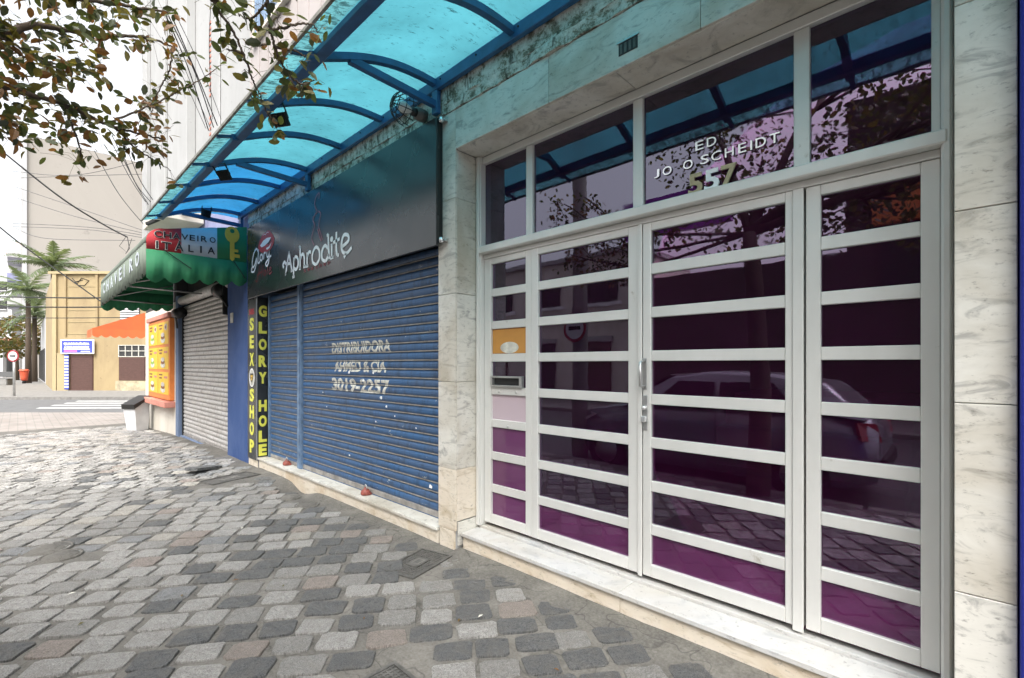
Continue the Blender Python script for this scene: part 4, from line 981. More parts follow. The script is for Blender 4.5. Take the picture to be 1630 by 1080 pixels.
# a few fallen leaves
for i in range(14):
    x, y = rs.uniform(-5, -1.2), rs.uniform(.2, 2.2); a = rs.uniform(0, 6.28); s_ = rs.uniform(.007, .015)
    k_ = MB(); z = gz(x, y)+.018
    k_.add([(x+s_*1.6*math.cos(a), y+s_*1.6*math.sin(a), z+.002), (x-s_*.7*math.sin(a), y+s_*.7*math.cos(a), z+.007), (x-s_*1.6*math.cos(a), y-s_*1.6*math.sin(a), z), (x+s_*.7*math.sin(a), y-s_*.7*math.cos(a), z+.005)], [(0, 1, 2), (0, 2, 3)], rs.choice(['leaf_autumn', 'leaf_rust', 'leaf_olive', 'paint_cream']))
    tag(k_.build('fallen_leaf'), 'tiny dry leaf scrap lying on the grey setts', 'leaf', 'dry leaf scraps on the paving')

# ================================================================ ACROSS THE SIDE STREET
FD = 28.6; K = FD/750
def fp(px, py, dd=0): return ((px-815)*K, H+(580-py)*K)      # metres across / up on the yellow front
yb = thing('yellow_building', far(FD, -24, -.1), 'two storey yellow corner building with brown doors and a blue sign', 'building')
def fbox(parent, name, s0, s1, z0, z1, d0, d1, m, label=None):
    mb = MB(); P_ = [far(d0, s0, 0), far(d0, s1, 0), far(d1, s1, 0), far(d1, s0, 0)]
    mb.prism([(p_[0], p_[1], z0) for p_ in P_], (0, 0, z1-z0), m); return mb.build(name, parent, label)
s0, s1 = (84-815)*K, -18.5; zt = H+(580-437)*K; zg = -.13
mb = MB(); P_ = [far(FD, s0, 0), far(FD, s1, 0), far(FD+9, s1, 0), far(38, -37.6, 0)]
mb.prism([(p_[0], p_[1], zg) for p_ in P_], (0, 0, zt-zg), 'yellow_wall'); mb.build('wall', yb)
fbox(yb, 'cornice', s0-.15, s1, zt+.003, zt+.16, FD-.15, FD+.3, 'yellow_pale')
for a, b in ((104, 107), (154, 157.5)):
    fbox(yb, 'pilaster', (a-815)*K, (b-815)*K, 3.2, zt-.01, FD-.10, FD-.003, 'yellow_wall')
fbox(yb, 'pilaster', (86-815)*K, (92-815)*K, zg, zt-.01, FD-.12, FD-.003, 'yellow_pale')
fbox(yb, 'pilaster', (94-815)*K, (111-815)*K, zg, 2.15, FD-.14, FD-.003, 'yellow_pale')
for k in range(5):
    z = 3.3+k*.72; fbox(yb, 'string_course', (107.5-815)*K, (153.5-815)*K, z, z+.03, FD-.025, FD-.003, 'yellow_pale')
def yshut(pa, pb, ya, yb_, label):
    s_, z1 = fp(pa, ya); e_, z0 = fp(pb, yb_); o = fbox(yb, 'door', s_, e_, z0, z1, FD-.04, FD-.003, 'shutter_brown', label)
    n = int((z1-z0)/.13)
    for i in range(n): fbox(o, 'slat', s_+.03, e_-.03, z0+i*(z1-z0)/n+.015, z0+(i+1)*(z1-z0)/n-.015, FD-.065, FD-.0405, 'shutter_brown')
    return o
yshut(113, 149, 566, 622, 'brown roller door under the blue sign'); yshut(190, 232, 569, 606, 'brown shutter under the barred fanlight')
s_, z1 = fp(190, 550); e_, z0 = fp(232, 568); wn_ = fbox(yb, 'window', s_, e_, z0, z1, FD-.03, FD-.003, 'dark_recess')
for i in range(5): fbox(wn_, 'bar', s_+i*(e_-s_)/4-.02, s_+i*(e_-s_)/4+.02, z0, z1, FD-.06, FD-.0305, 'paint_cream')
for i in range(3): fbox(wn_, 'bar', s_, e_, z0+i*(z1-z0)/2-.02, z0+i*(z1-z0)/2+.02, FD-.085, FD-.0605, 'paint_cream')
s_, z1 = fp(188, 606.5); e_, z0 = fp(240, 622); fbox(yb, 'plinth', s_, e_, zg, z1, FD-.2, FD-.003, 'stone_plinth')
s_, z1 = fp(192, 486); e_, z0 = fp(223, 513); wn_ = fbox(yb, 'window', s_, e_, z0, z1, FD-.03, FD-.003, 'dark_recess')
for i in range(7): fbox(wn_, 'louver', s_+.03, e_-.03, z0+.02+i*(z1-z0)/7, z0+(i+.75)*(z1-z0)/7, FD-.08, FD-.0305, 'grey_plastic')
s_, z1 = fp(109, 565); e_, z0 = fp(112.5, 620); pl_ = fbox(yb, 'side_panel', s_-.1, e_+.03, z0, z1, FD-.16, FD-.145, 'sign_blue')
for i in range(11):
    fbox(pl_, 'stripe', s_-.08, e_+.01, z0+.1+i*.18, z0+.2+i*.18, FD-.168, FD-.1605, 'paint_white')
for k in range(3):
    z = [3.0, 1.6, .5][k]; mb = MB(); a_ = far(33, -32.9, 0); 
    mb.box(a_[0]-.6, a_[0]+.6, a_[1]-.2, a_[1]-.05, z, z+.9, 'dark_recess')
gf = MB()
for pts in ([(115, 443), (123, 452), (130, 443), (142, 447), (135, 455), (126, 455), (118, 450), (132, 446)],):
    gf.tube([(lambda q: far(FD-.012, q[0], q[1]))(fp(*p_)) for p_ in pts], .025, 'wire_black', 4)
gf.build('graffiti', yb)
ys_ = thing('street_sign', far(FD-.2, -26, 2.2), 'blue and white shop board over the brown door of the yellow building', 'sign')
s_, z1 = fp(102, 541); e_, z0 = fp(154, 563.5)
fbox(ys_, 'border', s_, e_, z0, z1, FD-.22, FD-.15, 'paint_white'); fbox(ys_, 'panel', s_+.07, e_-.07, z0+.06, z1-.06, FD-.235, FD-.2205, 'sign_blue')
ev = Vector(far(0, 1, 0)); O_ = lambda s, z: Vector(far(FD-.236, s, z))
text('QUADROLÂNDIA', 1.55, .20, O_(s_+.2, z0+.50), ev, EZ, 'paint_white', 'lettering', ys_, .004, .05)
text('A CASA DAS MOLDURAS', 1.50, .115, O_(s_+.23, z0+.345), ev, EZ, 'paint_white', 'lettering', ys_, .004, .04)
fbox(ys_, 'stripe', s_+.2, e_-.2, z0+.255, z0+.30, FD-.242, FD-.2355, 'paint_white'); fbox(ys_, 'stripe', s_+.22, s_+1.0, z0+.10, z0+.19, FD-.242, FD-.2355, 'sign_pink'); fbox(ys_, 'stripe', e_-.75, e_-.2, z0+.11, z0+.16, FD-.242, FD-.2355, 'paint_white')
# tall cream block behind
tb = thing('tower_block', (-82, 8, -.2), 'tall blank cream apartment block rising behind the yellow building', 'building')
w = MB(); w.box(-96, -80, .35, 45, -.3, 28.6, 'cream_tower'); w.build('wall', tb)
box('edge_strip', tb, -79.99, -79.8, .35, .75, -.3, 28.7, 'white_far')
for k in range(5): box('balcony', tb, -92, -84, -.9, .34, 3+k*2.9, 3.9+k*2.9, 'plaster_lavender' if k % 2 else 'white_far')
def block(name, d0, d1, s0_, s1_, z1, m, label, rows=0, cols=0):
    t_ = thing(name, far(d0, (s0_+s1_)/2, -.2), label, 'building')
    fbox(t_, 'wall', s0_, s1_, -.3, z1, d0, d1, m)
    for i in range(cols):
        for j in range(rows):
            a = s0_+(i+.25)*(s1_-s0_)/cols; b = a+.5*(s1_-s0_)/cols; z = 1.2+j*3
            wi = fbox(t_, 'window', a, b, z, z+1.4, d0-.12, d0-.003, 'dark_recess'); fbox(wi, 'sill', a-.1, b+.1, z-.15, z-.003, d0-.25, d0-.003, 'white_far')
    return t_
block('apartment_block', 75, 90, -86, -79.6, 19, 'white_far', 'hazy pale block with balconies at the far left edge', 5, 2)
block('apartment_block', 95, 110, -104, -98, 26, 'pink_wall', 'pinkish block far behind the palms at the left edge', 6, 2)
gw = thing('terraced_house', far(40, -40, 0), 'pale grey street house with narrow dark doors past the yellow building', 'building')
mb = MB(); P_ = [far(38.3, -37.9, 0), far(38.3, -36, 0), far(52, -46, 0), far(52, -52.2, 0)]
mb.prism([(p_[0], p_[1], -.2) for p_ in P_], (0, 0, 5.6), 'white_far'); mb.build('wall', gw)
for k in range(5):
    u = .08+k*.18; a = Vector(P_[0]).lerp(Vector(P_[3]), u); b = Vector(P_[0]).lerp(Vector(P_[3]), u+.07); nn = (b-a).cross(Vector((0, 0, 1))).normalized()
    if nn.dot(Vector(P_[0])) > 0: nn = -nn
    mb = MB(); mb.prism([(a.x, a.y, 0), (b.x, b.y, 0), (b.x, b.y, 2.8), (a.x, a.y, 2.8)], nn*.05, 'dark_recess'); mb.build('door', gw)
cl_ = block('low_building', 58, 66, -62.5, -54, 4.2, 'dark_recess', 'dim low building with pale posts behind the red bin', 0, 0)
fbox(cl_, 'roof', -63, -54, 4.21, 4.6, 56.5, 66, 'salmon')
for k in range(4): fbox(cl_, 'post', -62+k*2.0, -61.6+k*2.0, -.2, 4.2, 57.0, 57.4, 'white_far')

# no-entry sign, red bin, bench
nd = 23.6; ns = (22.5-815)*nd/750
sg2 = thing('traffic_sign', far(nd, ns, -.12), 'round red rimmed road sign with black bar on a grey post at the corner', 'road sign')
c_ = far(nd, ns, 0); MB().tube([(c_[0], c_[1], -.12), (c_[0], c_[1], 2.2)], .05, 'steel', 10).build('pole', sg2)
def disc(r_, d_, m, name):
    mb = MB(); flat(mb, oval(0, 0, r_, r_, 28), Vector(far(nd-d_, ns, H+13*nd/750)), ev, EZ, m, 0); mb.prism([Vector(q) for q in mb.v], Vector(far(.006, 0, 0)), m); return mb.build(name, sg2)
disc(.30, .06, 'paint_red', 'rim'); disc(.23, .072, 'paint_white', 'face')
fbox(sg2, 'bar', ns-.14, ns+.14, H+13*nd/750-.035, H+13*nd/750+.035, nd-.085, nd-.078, 'paint_black')
rd = 39; rsn = (38.5-815)*rd/750
rb_ = thing('litter_bin', far(rd, rsn, 0), 'red litter bin standing on the far pavement', 'bin'); c_ = far(rd, rsn, -.12)
MB().lathe(c_, [(.20, .25), (.23, .5), (.28, 1.0), (.29, 1.02)], 'litter_red', 12).build('tub', rb_); MB().lathe((c_[0], c_[1], c_[2]+1.025), [(.33, 0), (.33, .06), (.22, .16)], 'litter_red', 12).build('lid', rb_); MB().lathe(c_, [(.12, 0), (.12, .245)], 'black_metal', 8).build('foot', rb_)
bd = 36; bs = (3-815)*bd/750
be = thing('bench', far(bd, bs, 0), 'dark street bench at the far left edge', 'bench')
fbox(be, 'seat', bs-.8, bs+.7, .33, .39, bd-.25, bd+.25, 'wire_grey'); fbox(be, 'backrest', bs-.8, bs+.7, .5, .9, bd+.26, bd+.32, 'wire_grey')
for a in (-.7, .6): fbox(be, 'leg', bs+a-.05, bs+a+.05, -.12, .329, bd-.22, bd+.22, 'cast_iron')

# palms and the autumn tree
def frond_mesh():
    mb = MB(); L = 2.6; n = 22
    pts = [Vector((L*u, 0, .55*u-1.35*u*u)) for u in [i/n for i in range(n+1)]]
    mb.tube(pts, [.03*(1-.8*i/n) for i in range(n+1)], 'palm_green', 4)
    for i in range(2, n+1):
        for sgn in (-1, 1):
            l_ = .62*math.sin(math.pi*min(1, .12+.9*i/n))**.7; p_ = pts[i]
            q = p_+Vector((l_*.55, sgn*l_*.75, -l_*rs.uniform(.25, .75))); mid = p_.lerp(q, .5)+Vector((0, 0, .05))
            wv = Vector((.035, -sgn*.02, 0)); mb.add([p_-wv, p_+wv, mid+wv*1.2, q, mid-wv*1.2], [(0, 1, 2, 4), (4, 2, 3)], 'palm_green')
    return mb
fm = frond_mesh(); fme = bpy.data.meshes.new('frond'); fme.from_pydata([v_[:] for v_ in map(tuple, fm.v)], [], fm.f); fme.materials.append(M['palm_green']); fme.update()
for d_, px, py, lab, n in ((37, 85, 425, 'taller palm tree rising over the yellow roof', 22), (40, 45, 462, 'shorter palm tree left of the yellow roof', 22), (43, 55, 500, 'lowest palm tree behind the grey street house', 16)):
    s_ = (px-815)*d_/750; zz = H+(580-py)*d_/750; b_ = far(d_, s_, 0)
    t_ = thing('palm_tree', (b_[0], b_[1], -.15), lab, 'palm', 'palm trees across the street')
    MB().tube([(b_[0]+.1, b_[1], -.15), (b_[0]+.05, b_[1], zz*.5), (b_[0], b_[1], zz)], [.22, .17, .15], 'bark', 10).build('trunk', t_)
    for k in range(n):
        f_ = bpy.data.objects.new('frond', fme); COL.objects.link(f_); f_.parent = t_; f_.location = (0, 0, zz+.15); f_.rotation_euler = (rs.uniform(-.2, .2), -rs.uniform(-.5, 1.0), k*2.399)
def leafcloud(mb, c, rad, n, size, mats, rnd):
    for i in range(n):
        while True:
            p_ = Vector((rnd.uniform(-1, 1), rnd.uniform(-1, 1), rnd.uniform(-1, 1)))
            if p_.length < 1 and noise.noise(p_*2.3+Vector(c)) > -.12: break
        q = Vector((c[0]+p_.x*rad[0], c[1]+p_.y*rad[1], c[2]+p_.z*rad[2])); leafquad(mb, q, size*rnd.uniform(.7, 1.3), rnd.choice(mats), rnd)
def leafquad(mb, q, L, m, rnd):
    d_ = Vector((rnd.uniform(-1, 1), rnd.uniform(-1, 1), rnd.uniform(-1, .5))).normalized(); s_ = d_.cross(Vector((rnd.uniform(-1, 1), rnd.uniform(-1, 1), rnd.uniform(-1, 1)))).normalized()
    mb.add([q, q+d_*L*.35+s_*L*.26, q+d_*L*.75+s_*L*.24, q+d_*L, q+d_*L*.75-s_*L*.24, q+d_*L*.35-s_*L*.26], [(0, 1, 2, 3), (0, 3, 4, 5)], m)
at_ = thing('street_tree', far(47, -49, -.12), 'brownish green street tree at the far left edge', 'tree'); b_ = far(47, -49.4, 0)
MB().tube([(b_[0], b_[1], -.12), (b_[0], b_[1], 3.2)], [.2, .12], 'bark', 8).build('trunk', at_)
mb = MB(); leafcloud(mb, (b_[0], b_[1], 4.2), (2.3, 2.3, 2.2), 1500, .34, ['leaf_autumn', 'leaf_olive', 'leaf_green', 'leaf_olive'], rs); mb.build('crown', at_)

# ================================================================ THE KERBSIDE TREE (trunk just out of view, boughs overhead)
tree = thing('street_tree', (-1.65, -.42, -.05), 'kerbside tree with thin boughs of green and rust leaves hanging before the canopy', 'tree')
def pv(px, py, d): s_ = (px-815)*d/750; q = far(d, s_, H+(580-py)*d/750); return Vector(q)
MB().tube([(-1.65, -.42, -.1), (-1.63, -.44, 1.2), (-1.70, -.48, 2.3), (-1.78, -.55, 3.0)], [.13, .105, .09, .075], 'bark', 10).build('trunk', tree)
top = Vector((-1.78, -.55, 3.0))
rt = random.Random(21)
boughs = [  # picture points of the photographed boughs with their distance
 [top, pv(-60, 100, 1.9), pv(15, 140, 2.1), pv(104, 168, 2.3), pv(181, 202, 2.6), pv(260, 222, 2.9)],
 [pv(170, 196, 2.55), pv(241, 168, 2.75), pv(285, 145, 2.85), pv(319, 127, 2.95), pv(352, 103, 3.05)],
 [top, Vector((-1.9, -.1, 3.5)), pv(330, -30, 1.95), pv(337, 0, 2.0), pv(376, 60, 2.1), pv(397, 114, 2.15), pv(415, 155, 2.2), pv(433, 196, 2.3)],
 [Vector((-1.9, -.1, 3.5)), pv(418, -60, 1.85), pv(425, 0, 1.9), pv(431, 49, 1.95), pv(441, 85, 2.0), pv(454, 112, 2.05), pv(470, 140, 2.1)],
 [top, pv(-40, 20, 1.9), pv(60, 40, 2.2), pv(150, 55, 2.5), pv(230, 60, 2.8), pv(275, 75, 3.0)],
 [top, pv(-30, -60, 1.9), pv(100, -10, 2.2), pv(200, 10, 2.5), pv(270, 20, 2.7)],
 [pv(-60, 150, 1.9), pv(0, 195, 2.1), pv(35, 212, 2.3)],
 [pv(100, 168, 2.3), pv(120, 212, 2.5), pv(128, 245, 2.6), pv(118, 262, 2.65)],
 [pv(181, 202, 2.6), pv(215, 235, 2.8), pv(245, 255, 2.9), pv(272, 272, 3.0)],
 [pv(425, 4, 1.9), pv(400, 30, 1.95), pv(380, 24, 2.0)], [pv(431, 49, 1.95), pv(470, 40, 2.0), pv(495, 38, 2.05), pv(506, 52, 2.1)], [pv(437, 75, 2.0), pv(470, 82, 2.05), pv(488, 92, 2.1)],
 [pv(385, 85, 2.12), pv(360, 78, 2.15)], [pv(392, 70, 2.1), pv(414, 72, 2.15), pv(430, 70, 2.2)],
 [pv(450, 112, 2.1), pv(480, 134, 2.2), pv(500, 128, 2.2)], [pv(0, 60, 2.0), pv(60, 90, 2.3), pv(110, 110, 2.5), pv(160, 118, 2.7)],
 [pv(275, 75, 3.0), pv(270, 110, 3.0), pv(250, 150, 3.0), pv(240, 185, 3.0)],
 [pv(426, 180, 2.3), pv(440, 205, 2.35)]]
L = []          # leaves: (position, size, material, seed)
def leafspot(q, size, dense_px):
    d, px, py = view(*q)
    r_ = rt.random()
    rust = .20+.30*(px < 60 and 95 < py < 150)+.35*(200 < px < 280 and 170 < py < 230)
    if r_ < rust: m = 'leaf_rust'
    elif r_ < .62: m = 'leaf_green'
    elif r_ < .90: m = 'leaf_olive'
    else: m = 'leaf_dark'
    L.append((q, size, m))
br_ = MB()
for bi, pts in enumerate(boughs):
    n = 14; Q = []
    P_ = [Vector(p_) for p_ in pts]
    for i in range(len(P_)-1):
        a, b, c, d = P_[max(i-1, 0)], P_[i], P_[i+1], P_[min(i+2, len(P_)-1)]
        for k in range(n):
            u = k/n; Q.append(.5*((2*b)+(c-a)*u+(2*a-5*b+4*c-d)*u*u+(3*b-a-3*c+d)*u**3)+Vector((rt.uniform(-1, 1), rt.uniform(-1, 1), rt.uniform(-1, 1)))*.004)
    Q.append(P_[-1]); r0 = .020 if bi in (0, 4, 5) else (.008 if bi in (2, 3) else .005)
    MB().tube(Q, [r0*(1-.85*i/len(Q))+.0012 for i in range(len(Q))], 'bark', 6).build('branch', tree)
    for i, q in enumerate(Q):
        d, px, py = view(*q)
        dense = 1.0 if px < 235 and py < 150 else (.8 if 190 < px < 285 and 165 < py < 240 else (.4 if px < 300 else .36))
        if bi in (1,): dense *= .7
        if not (-80 < px < 520): continue
        if rt.random() > dense+.02: continue
        for t_ in range(1 if px > 300 else 2):
            dirn = Vector((rt.uniform(-1, 1), rt.uniform(-1, 1), rt.uniform(-1, .7))).normalized()
            ln = rt.uniform(.03, .08) if px > 300 else rt.uniform(.04, .15)
            e = q+dirn*ln; br_.tube([q, q.lerp(e, .5)+Vector((0, 0, .012)), e], .0009, 'bark', 3, False)
            for k in range(1 if px > 300 and rt.random() < .6 else rt.randint(1, 3)):
                p_ = q.lerp(e, rt.uniform(.4, 1.1))+Vector((rt.uniform(-1, 1), rt.uniform(-1, 1), rt.uniform(-1, 1)))*.018
                leafspot(p_, rt.uniform(.040, .066), 0)
for i in range(150):       # the thick upper left of the crown
    px, py = rt.uniform(-60, 300), rt.uniform(-60, 150)*rt.uniform(.2, 1)
    if px > 230 and rt.random() < .6: continue
    if noise.noise((px*.022, py*.03, 1.5)) < -.08: continue
    leafspot(pv(px, py, rt.uniform(2.0, 3.2)), rt.uniform(.045, .075), 0)
for i in range(30): leafspot(pv(rt.gauss(20, 25), rt.gauss(195, 14), rt.uniform(2.0, 2.5)), rt.uniform(.045, .065), 0)
br_.build('twig', tree, None, 'stuff')
def leaf_mesh(m, bend):
    mb = MB(); w_ = .27; k = bend
    mb.add([(0, 0, 0), (.22, w_*.8, k*.25), (.55, w_, k*.2), (.85, w_*.55, -k*.2), (1, 0, -k*.5), (.85, -w_*.55, -k*.2), (.55, -w_, k*.2), (.22, -w_*.8, k*.25), (.5, 0, -k*.1), (-.16, 0, .01)],
           [(0, 8, 2, 1), (8, 4, 3, 2), (0, 7, 6, 8), (8, 6, 5, 4)], m, True)
    return mb
LM = {}
for m in ('leaf_green', 'leaf_olive', 'leaf_rust', 'leaf_dark'):
    for b_ in (.1, .3):
        q = leaf_mesh(m, b_); me = bpy.data.meshes.new('leaf'); me.from_pydata([tuple(v_) for v_ in q.v], [], q.f); me.materials.append(M[m]); me.update(); LM[(m, b_)] = (me, q)
def score(l):
    d, px, py = view(*l[0])
    return (l[1]/d) if (0 < px < 1630 and 0 < py < 1080) else -1/d
L.sort(key=score, reverse=True)
o_t = origin(tree); rest = MB()
for i, (q, size, m) in enumerate(L):
    key = (m, rt.choice((.1, .3)))
    rot = Matrix.Rotation(rt.uniform(0, 6.28), 4, 'Z') @ Matrix.Rotation(rt.uniform(-.6, 1.3), 4, 'Y') @ Matrix.Rotation(rt.uniform(-1.2, 1.2), 4, 'X')
    if i < 300:
        o = bpy.data.objects.new('leaf', LM[key][0]); COL.objects.link(o); o.parent = tree
        o.location = q-o_t; o.rotation_euler = rot.to_euler(); o.scale = (size, size, size)
    else:
        Mx = Matrix.Translation(q) @ rot @ Matrix.Scale(size, 4); rest.add([tuple(Mx @ Vector(v_)) for v_ in LM[key][1].v], LM[key][1].f, m, True)
rest.build('foliage', tree, None, 'stuff')
# the upper crown over the road (mirrored in the door glass)
mb = MB(); lb_ = MB(); rc = random.Random(4)
for c, rad, n in (((-1.2, -2.2, 5.2), (2.2, 1.5, 1.5), 1900), ((.6, -2.4, 4.6), (1.9, 1.5, 1.6), 1900), ((-.3, -1.6, 4.0), (1.3, .8, .7), 700), ((-1.9, -1.65, 3.6), (1.6, .8, .7), 800), ((-.5, -1.75, 3.4), (1.2, .8, .6), 550), ((1.9, -2.8, 4.0), (1.5, 1.4, 1.5), 1300), ((-2.9, -2.2, 5.3), (1.3, 1.2, 1.0), 500)):
    leafcloud(mb, c, rad, n, .085, ['leaf_green', 'leaf_dark', 'leaf_olive', 'leaf_green'], rc)
    lb_.tube([top, top.lerp(Vector(c), .5)+Vector((0, 0, .25)), Vector(c)], [.06, .04, .012], 'bark', 7)
    for k in range(7):
        a = Vector(c); e = a+Vector((rc.uniform(-1, 1)*rad[0], rc.uniform(-1, 1)*rad[1], rc.uniform(-.6, 1)*rad[2])); lb_.tube([top.lerp(a, .75)+Vector((0, 0, .1)), a.lerp(e, .5)+Vector((0, 0, .1)), e], [.022, .012, .004], 'bark', 5)
lb_.build('limb', tree); mb.build('crown', tree, None, 'stuff')

# ================================================================ OVERHEAD CABLES
def cable(pts, r_, label, sag=0, m='wire_black', grp='overhead cables'):
    P_ = [Vector(p_) for p_ in pts]; Q = []
    for i in range(len(P_)-1):
        a, b, c, d = P_[max(i-1, 0)], P_[i], P_[i+1], P_[min(i+2, len(P_)-1)]
        for k in range(10):
            u = k/10; Q.append(.5*((2*b)+(c-a)*u+(2*a-5*b+4*c-d)*u*u+(3*b-a-3*c+d)*u**3)-Vector((0, 0, sag*4*u*(1-u) if len(P_) == 2 else 0)))
    Q.append(P_[-1]); o = MB().tube(Q, r_, m, 5).build('overhead_cable'); tag(o, label, 'cable', grp); return o
for i, y in enumerate((473, 488, 505)):
    cable([pv(-40, y-1+i, 24), pv(120, y+1.5, 21), pv(330, y-1, 19)], .030 if i < 2 else .018, ['upper thick street cable crossing before the palms', 'second thick street cable crossing before the palms', 'thinner lowest street cable crossing under the two thick ones'][i])
cable([pv(-20, 222, 16), pv(90, 310, 17), pv(160, 355, 18), pv(203, 378, 18.5)], .028, 'thick dark cable slanting down across the blank cream tower')
cable([pv(-20, 345, 16), pv(35, 390, 17), pv(160, 480, 18)], .022, 'slanting dark cable lowest at left, before the palms')
for i, (a, b, c) in enumerate((((20, 356), (140, 362), (235, 376)), ((20, 361), (140, 366), (235, 380)), ((25, 364), (75, 380), (215, 383)), ((25, 298), (120, 330), (230, 368)), ((25, 315), (120, 345), (230, 372)), ((20, 284), (140, 280), (250, 277)), ((20, 273), (130, 278), (300, 235)))):
    cable([pv(*a, 26), pv(*b, 24), pv(*c, 22)], .014, ['upper of two close level thin cables before the cream tower', 'lower of two close level thin cables before the cream tower', 'sagging thin cable lowest of those before the cream tower', 'upper slanting thin cable across the cream tower', 'lower slanting thin cable across the cream tower', 'nearly level thin cable across the upper cream tower', 'thin cable rising rightwards from the cream tower to the grey wall'][i], 0, 'wire_grey', 'thin cables before the cream tower')
for i, (a, b, c) in enumerate((((172, 215), (205, 280), (232, 322)), ((178, 215), (212, 285), (236, 326)), ((186, 222), (215, 290), (240, 322)), ((196, 222), (222, 285), (243, 318)), ((150, 240), (190, 310), (238, 368)))):
    cable([pv(*a, 12), pv(*b, 12), pv(*c, 12)], .010, ['leftmost cable of the loose bundle dropping behind the canopy tip', 'second cable from left of the bundle dropping behind the canopy tip', 'middle cable of the bundle dropping behind the canopy tip', 'rightmost cable of the bundle dropping behind the canopy tip', 'lone cable dropping steeply left of the canopy tip bundle'][i], 0, 'wire_black', 'cables dropping at the canopy tip')
for i, (a, b, c) in enumerate((((262, 20), (300, 110), (332, 208)), ((268, 25), (312, 120), (340, 203)), ((275, 30), (318, 130), (346, 200)), ((282, 28), (325, 120), (352, 190)), ((270, 40), (288, 95), (336, 207)), ((336, 0), (333, 80), (338, 190)), ((258, 60), (285, 110), (328, 205)))):
    cable([pv(*a, 5.6), pv(*b, 6.4), pv(*c, 7.3)], .007 if i < 3 else .004, ['leftmost thick black cable hanging down the grey upper wall', 'middle thick black cable hanging down the grey upper wall', 'rightmost thick black cable hanging down the grey upper wall', 'thin black wire just right of the thick cables on the grey wall', 'thin looping wire left of the thick cables on the grey wall', 'lone thin vertical wire down the grey upper wall', 'thin outermost left wire hanging down the grey upper wall'][i], 0, 'wire_black', 'thick cables down the grey wall' if i < 3 else 'thin cables down the grey wall')
k_ = MB(); 
for i in range(7): k_.tube([pv(238+rt.uniform(-3, 20), 345+rt.uniform(-6, 8), 8.9), pv(262+rt.uniform(-5, 10), 342+rt.uniform(-8, 8), 8.9), pv(305+rt.uniform(-6, 10), 352+rt.uniform(-6, 6), 9.0)], .022, 'wire_grey', 5)
tag(k_.build('cable_bundle'), 'tangled bundle of grey dusty cables under the canopy tip above the green awning', 'cable')
k_ = MB(); k_.tube([pv(200, 378, 18.5), pv(190, 392, 18.5), pv(202, 402, 18.5), pv(210, 380, 18.5)], .012, 'wire_black', 4); k_.tube([pv(203, 378, 18.5), pv(206, 396, 18.5), pv(200, 404, 18.5)], .012, 'wire_black', 4)
tag(k_.build('cable_splice'), 'loose looping wire ends at the splice beside the green awning', 'cable')

# ================================================================ ACROSS THE ROAD (seen mirrored in the glass)
ob = thing('opposite_house', (-14, -11.2, 0), 'pale two storey house across the road, mirrored in the left door panes', 'building')
MB().box(-27, -9.0, -16, -11.2, -.1, 5.9, 'plaster_white').build('wall', ob); MB().box(-27.2, -8.9, -16.2, -11.0, 5.91, 6.1, 'plaster_grey').build('parapet', ob)
MB().box(-27, -9.0, -11.3, -11.05, 3.3, 3.5, 'plaster_grey').build('string_course', ob)
for i in range(6):
    x = -26.0+i*2.9; wi = box('window', ob, x, x+1.6, -11.19, -11.12, 4.0, 5.2, 'dark_recess'); box('frame', wi, x-.08, x+1.78, -11.19, -11.06, 3.86, 3.99, 'paint_white')
    for k in range(6): box('bar', wi, x+.1+k*.29, x+.13+k*.29, -11.0, -10.97, 4.0, 4.7, 'black_metal')
    dr = box('door', ob, x, x+1.3, -11.19, -11.1, .0, 2.4, 'shutter_brown' if i % 2 else 'dark_recess'); box('lintel', dr, x-.1, x+1.4, -11.19, -11.02, 2.41, 2.6, 'plaster_grey')
ob = thing('opposite_house', (2, -11.2, 0), 'dark three storey house across the road, mirrored behind the tree', 'building')
MB().box(-8.8, -2.4, -18, -11.2, -.1, 4.7, 'timber_dark').box(-2.399, 14, -18, -11.2, -.1, 9, 'timber_dark').build('wall', ob)
for i in range(4):
    for j in range(2): box('window', ob, -1.6+i*3.2, .0+i*3.2, -11.19, -11.1, 3.6+j*2.8, 5.2+j*2.8, 'dark_recess')
bn_ = MB(); bn_.box(-1.8, 2.2, -11.1, -10.9, 5.3, 6.5, 'menu_orange'); tag(bn_.build('fascia_board'), 'orange fascia board on the house across the road, mirrored in the right panel', 'sign')
bn_ = MB(); bn_.box(-9.6, -5.6, -11.4, -11.15, 6.3, 7.7, 'banner_purple'); tag(bn_.build('roof_banner'), 'purple roof banner across the road, mirrored beside the house number', 'sign')
po = thing('utility_pole', (-4.45, -.9, -.1), 'grey utility pole at the kerb with a road sign, mirrored in the left door leaf', 'pole')
MB().tube([(-4.45, -.95, -.1), (-4.45, -.95, 8.5)], [.13, .10], 'street_pole', 12).build('shaft', po)
MB().box(-5.6, -3.3, -1.0, -.9, 7.0, 7.12, 'timber_dark').build('crossarm', po)
for k, x in enumerate((-5.5, -4.9, -4.0, -3.4)):
    MB().lathe((x, -.95, 7.121), [(.04, 0), (.06, .06), (.03, .14)], 'cast_iron', 8).build('insulator', po)
MB().box(-4.85, -4.6, -1.08, -.82, 5.2, 5.8, 'cast_iron', .01).build('transformer', po)
sd = MB(); flat(sd, oval(-4.45, 2.05, .22, .22, 24), (0, -.80, 0), (1, 0, 0), EZ, 'paint_red', 0)
sd.v = [(v_[0], -.80, v_[2]) for v_ in sd.v]; sd.f = [f_[::-1] for f_ in sd.f]; sd.build('sign_rim', po)
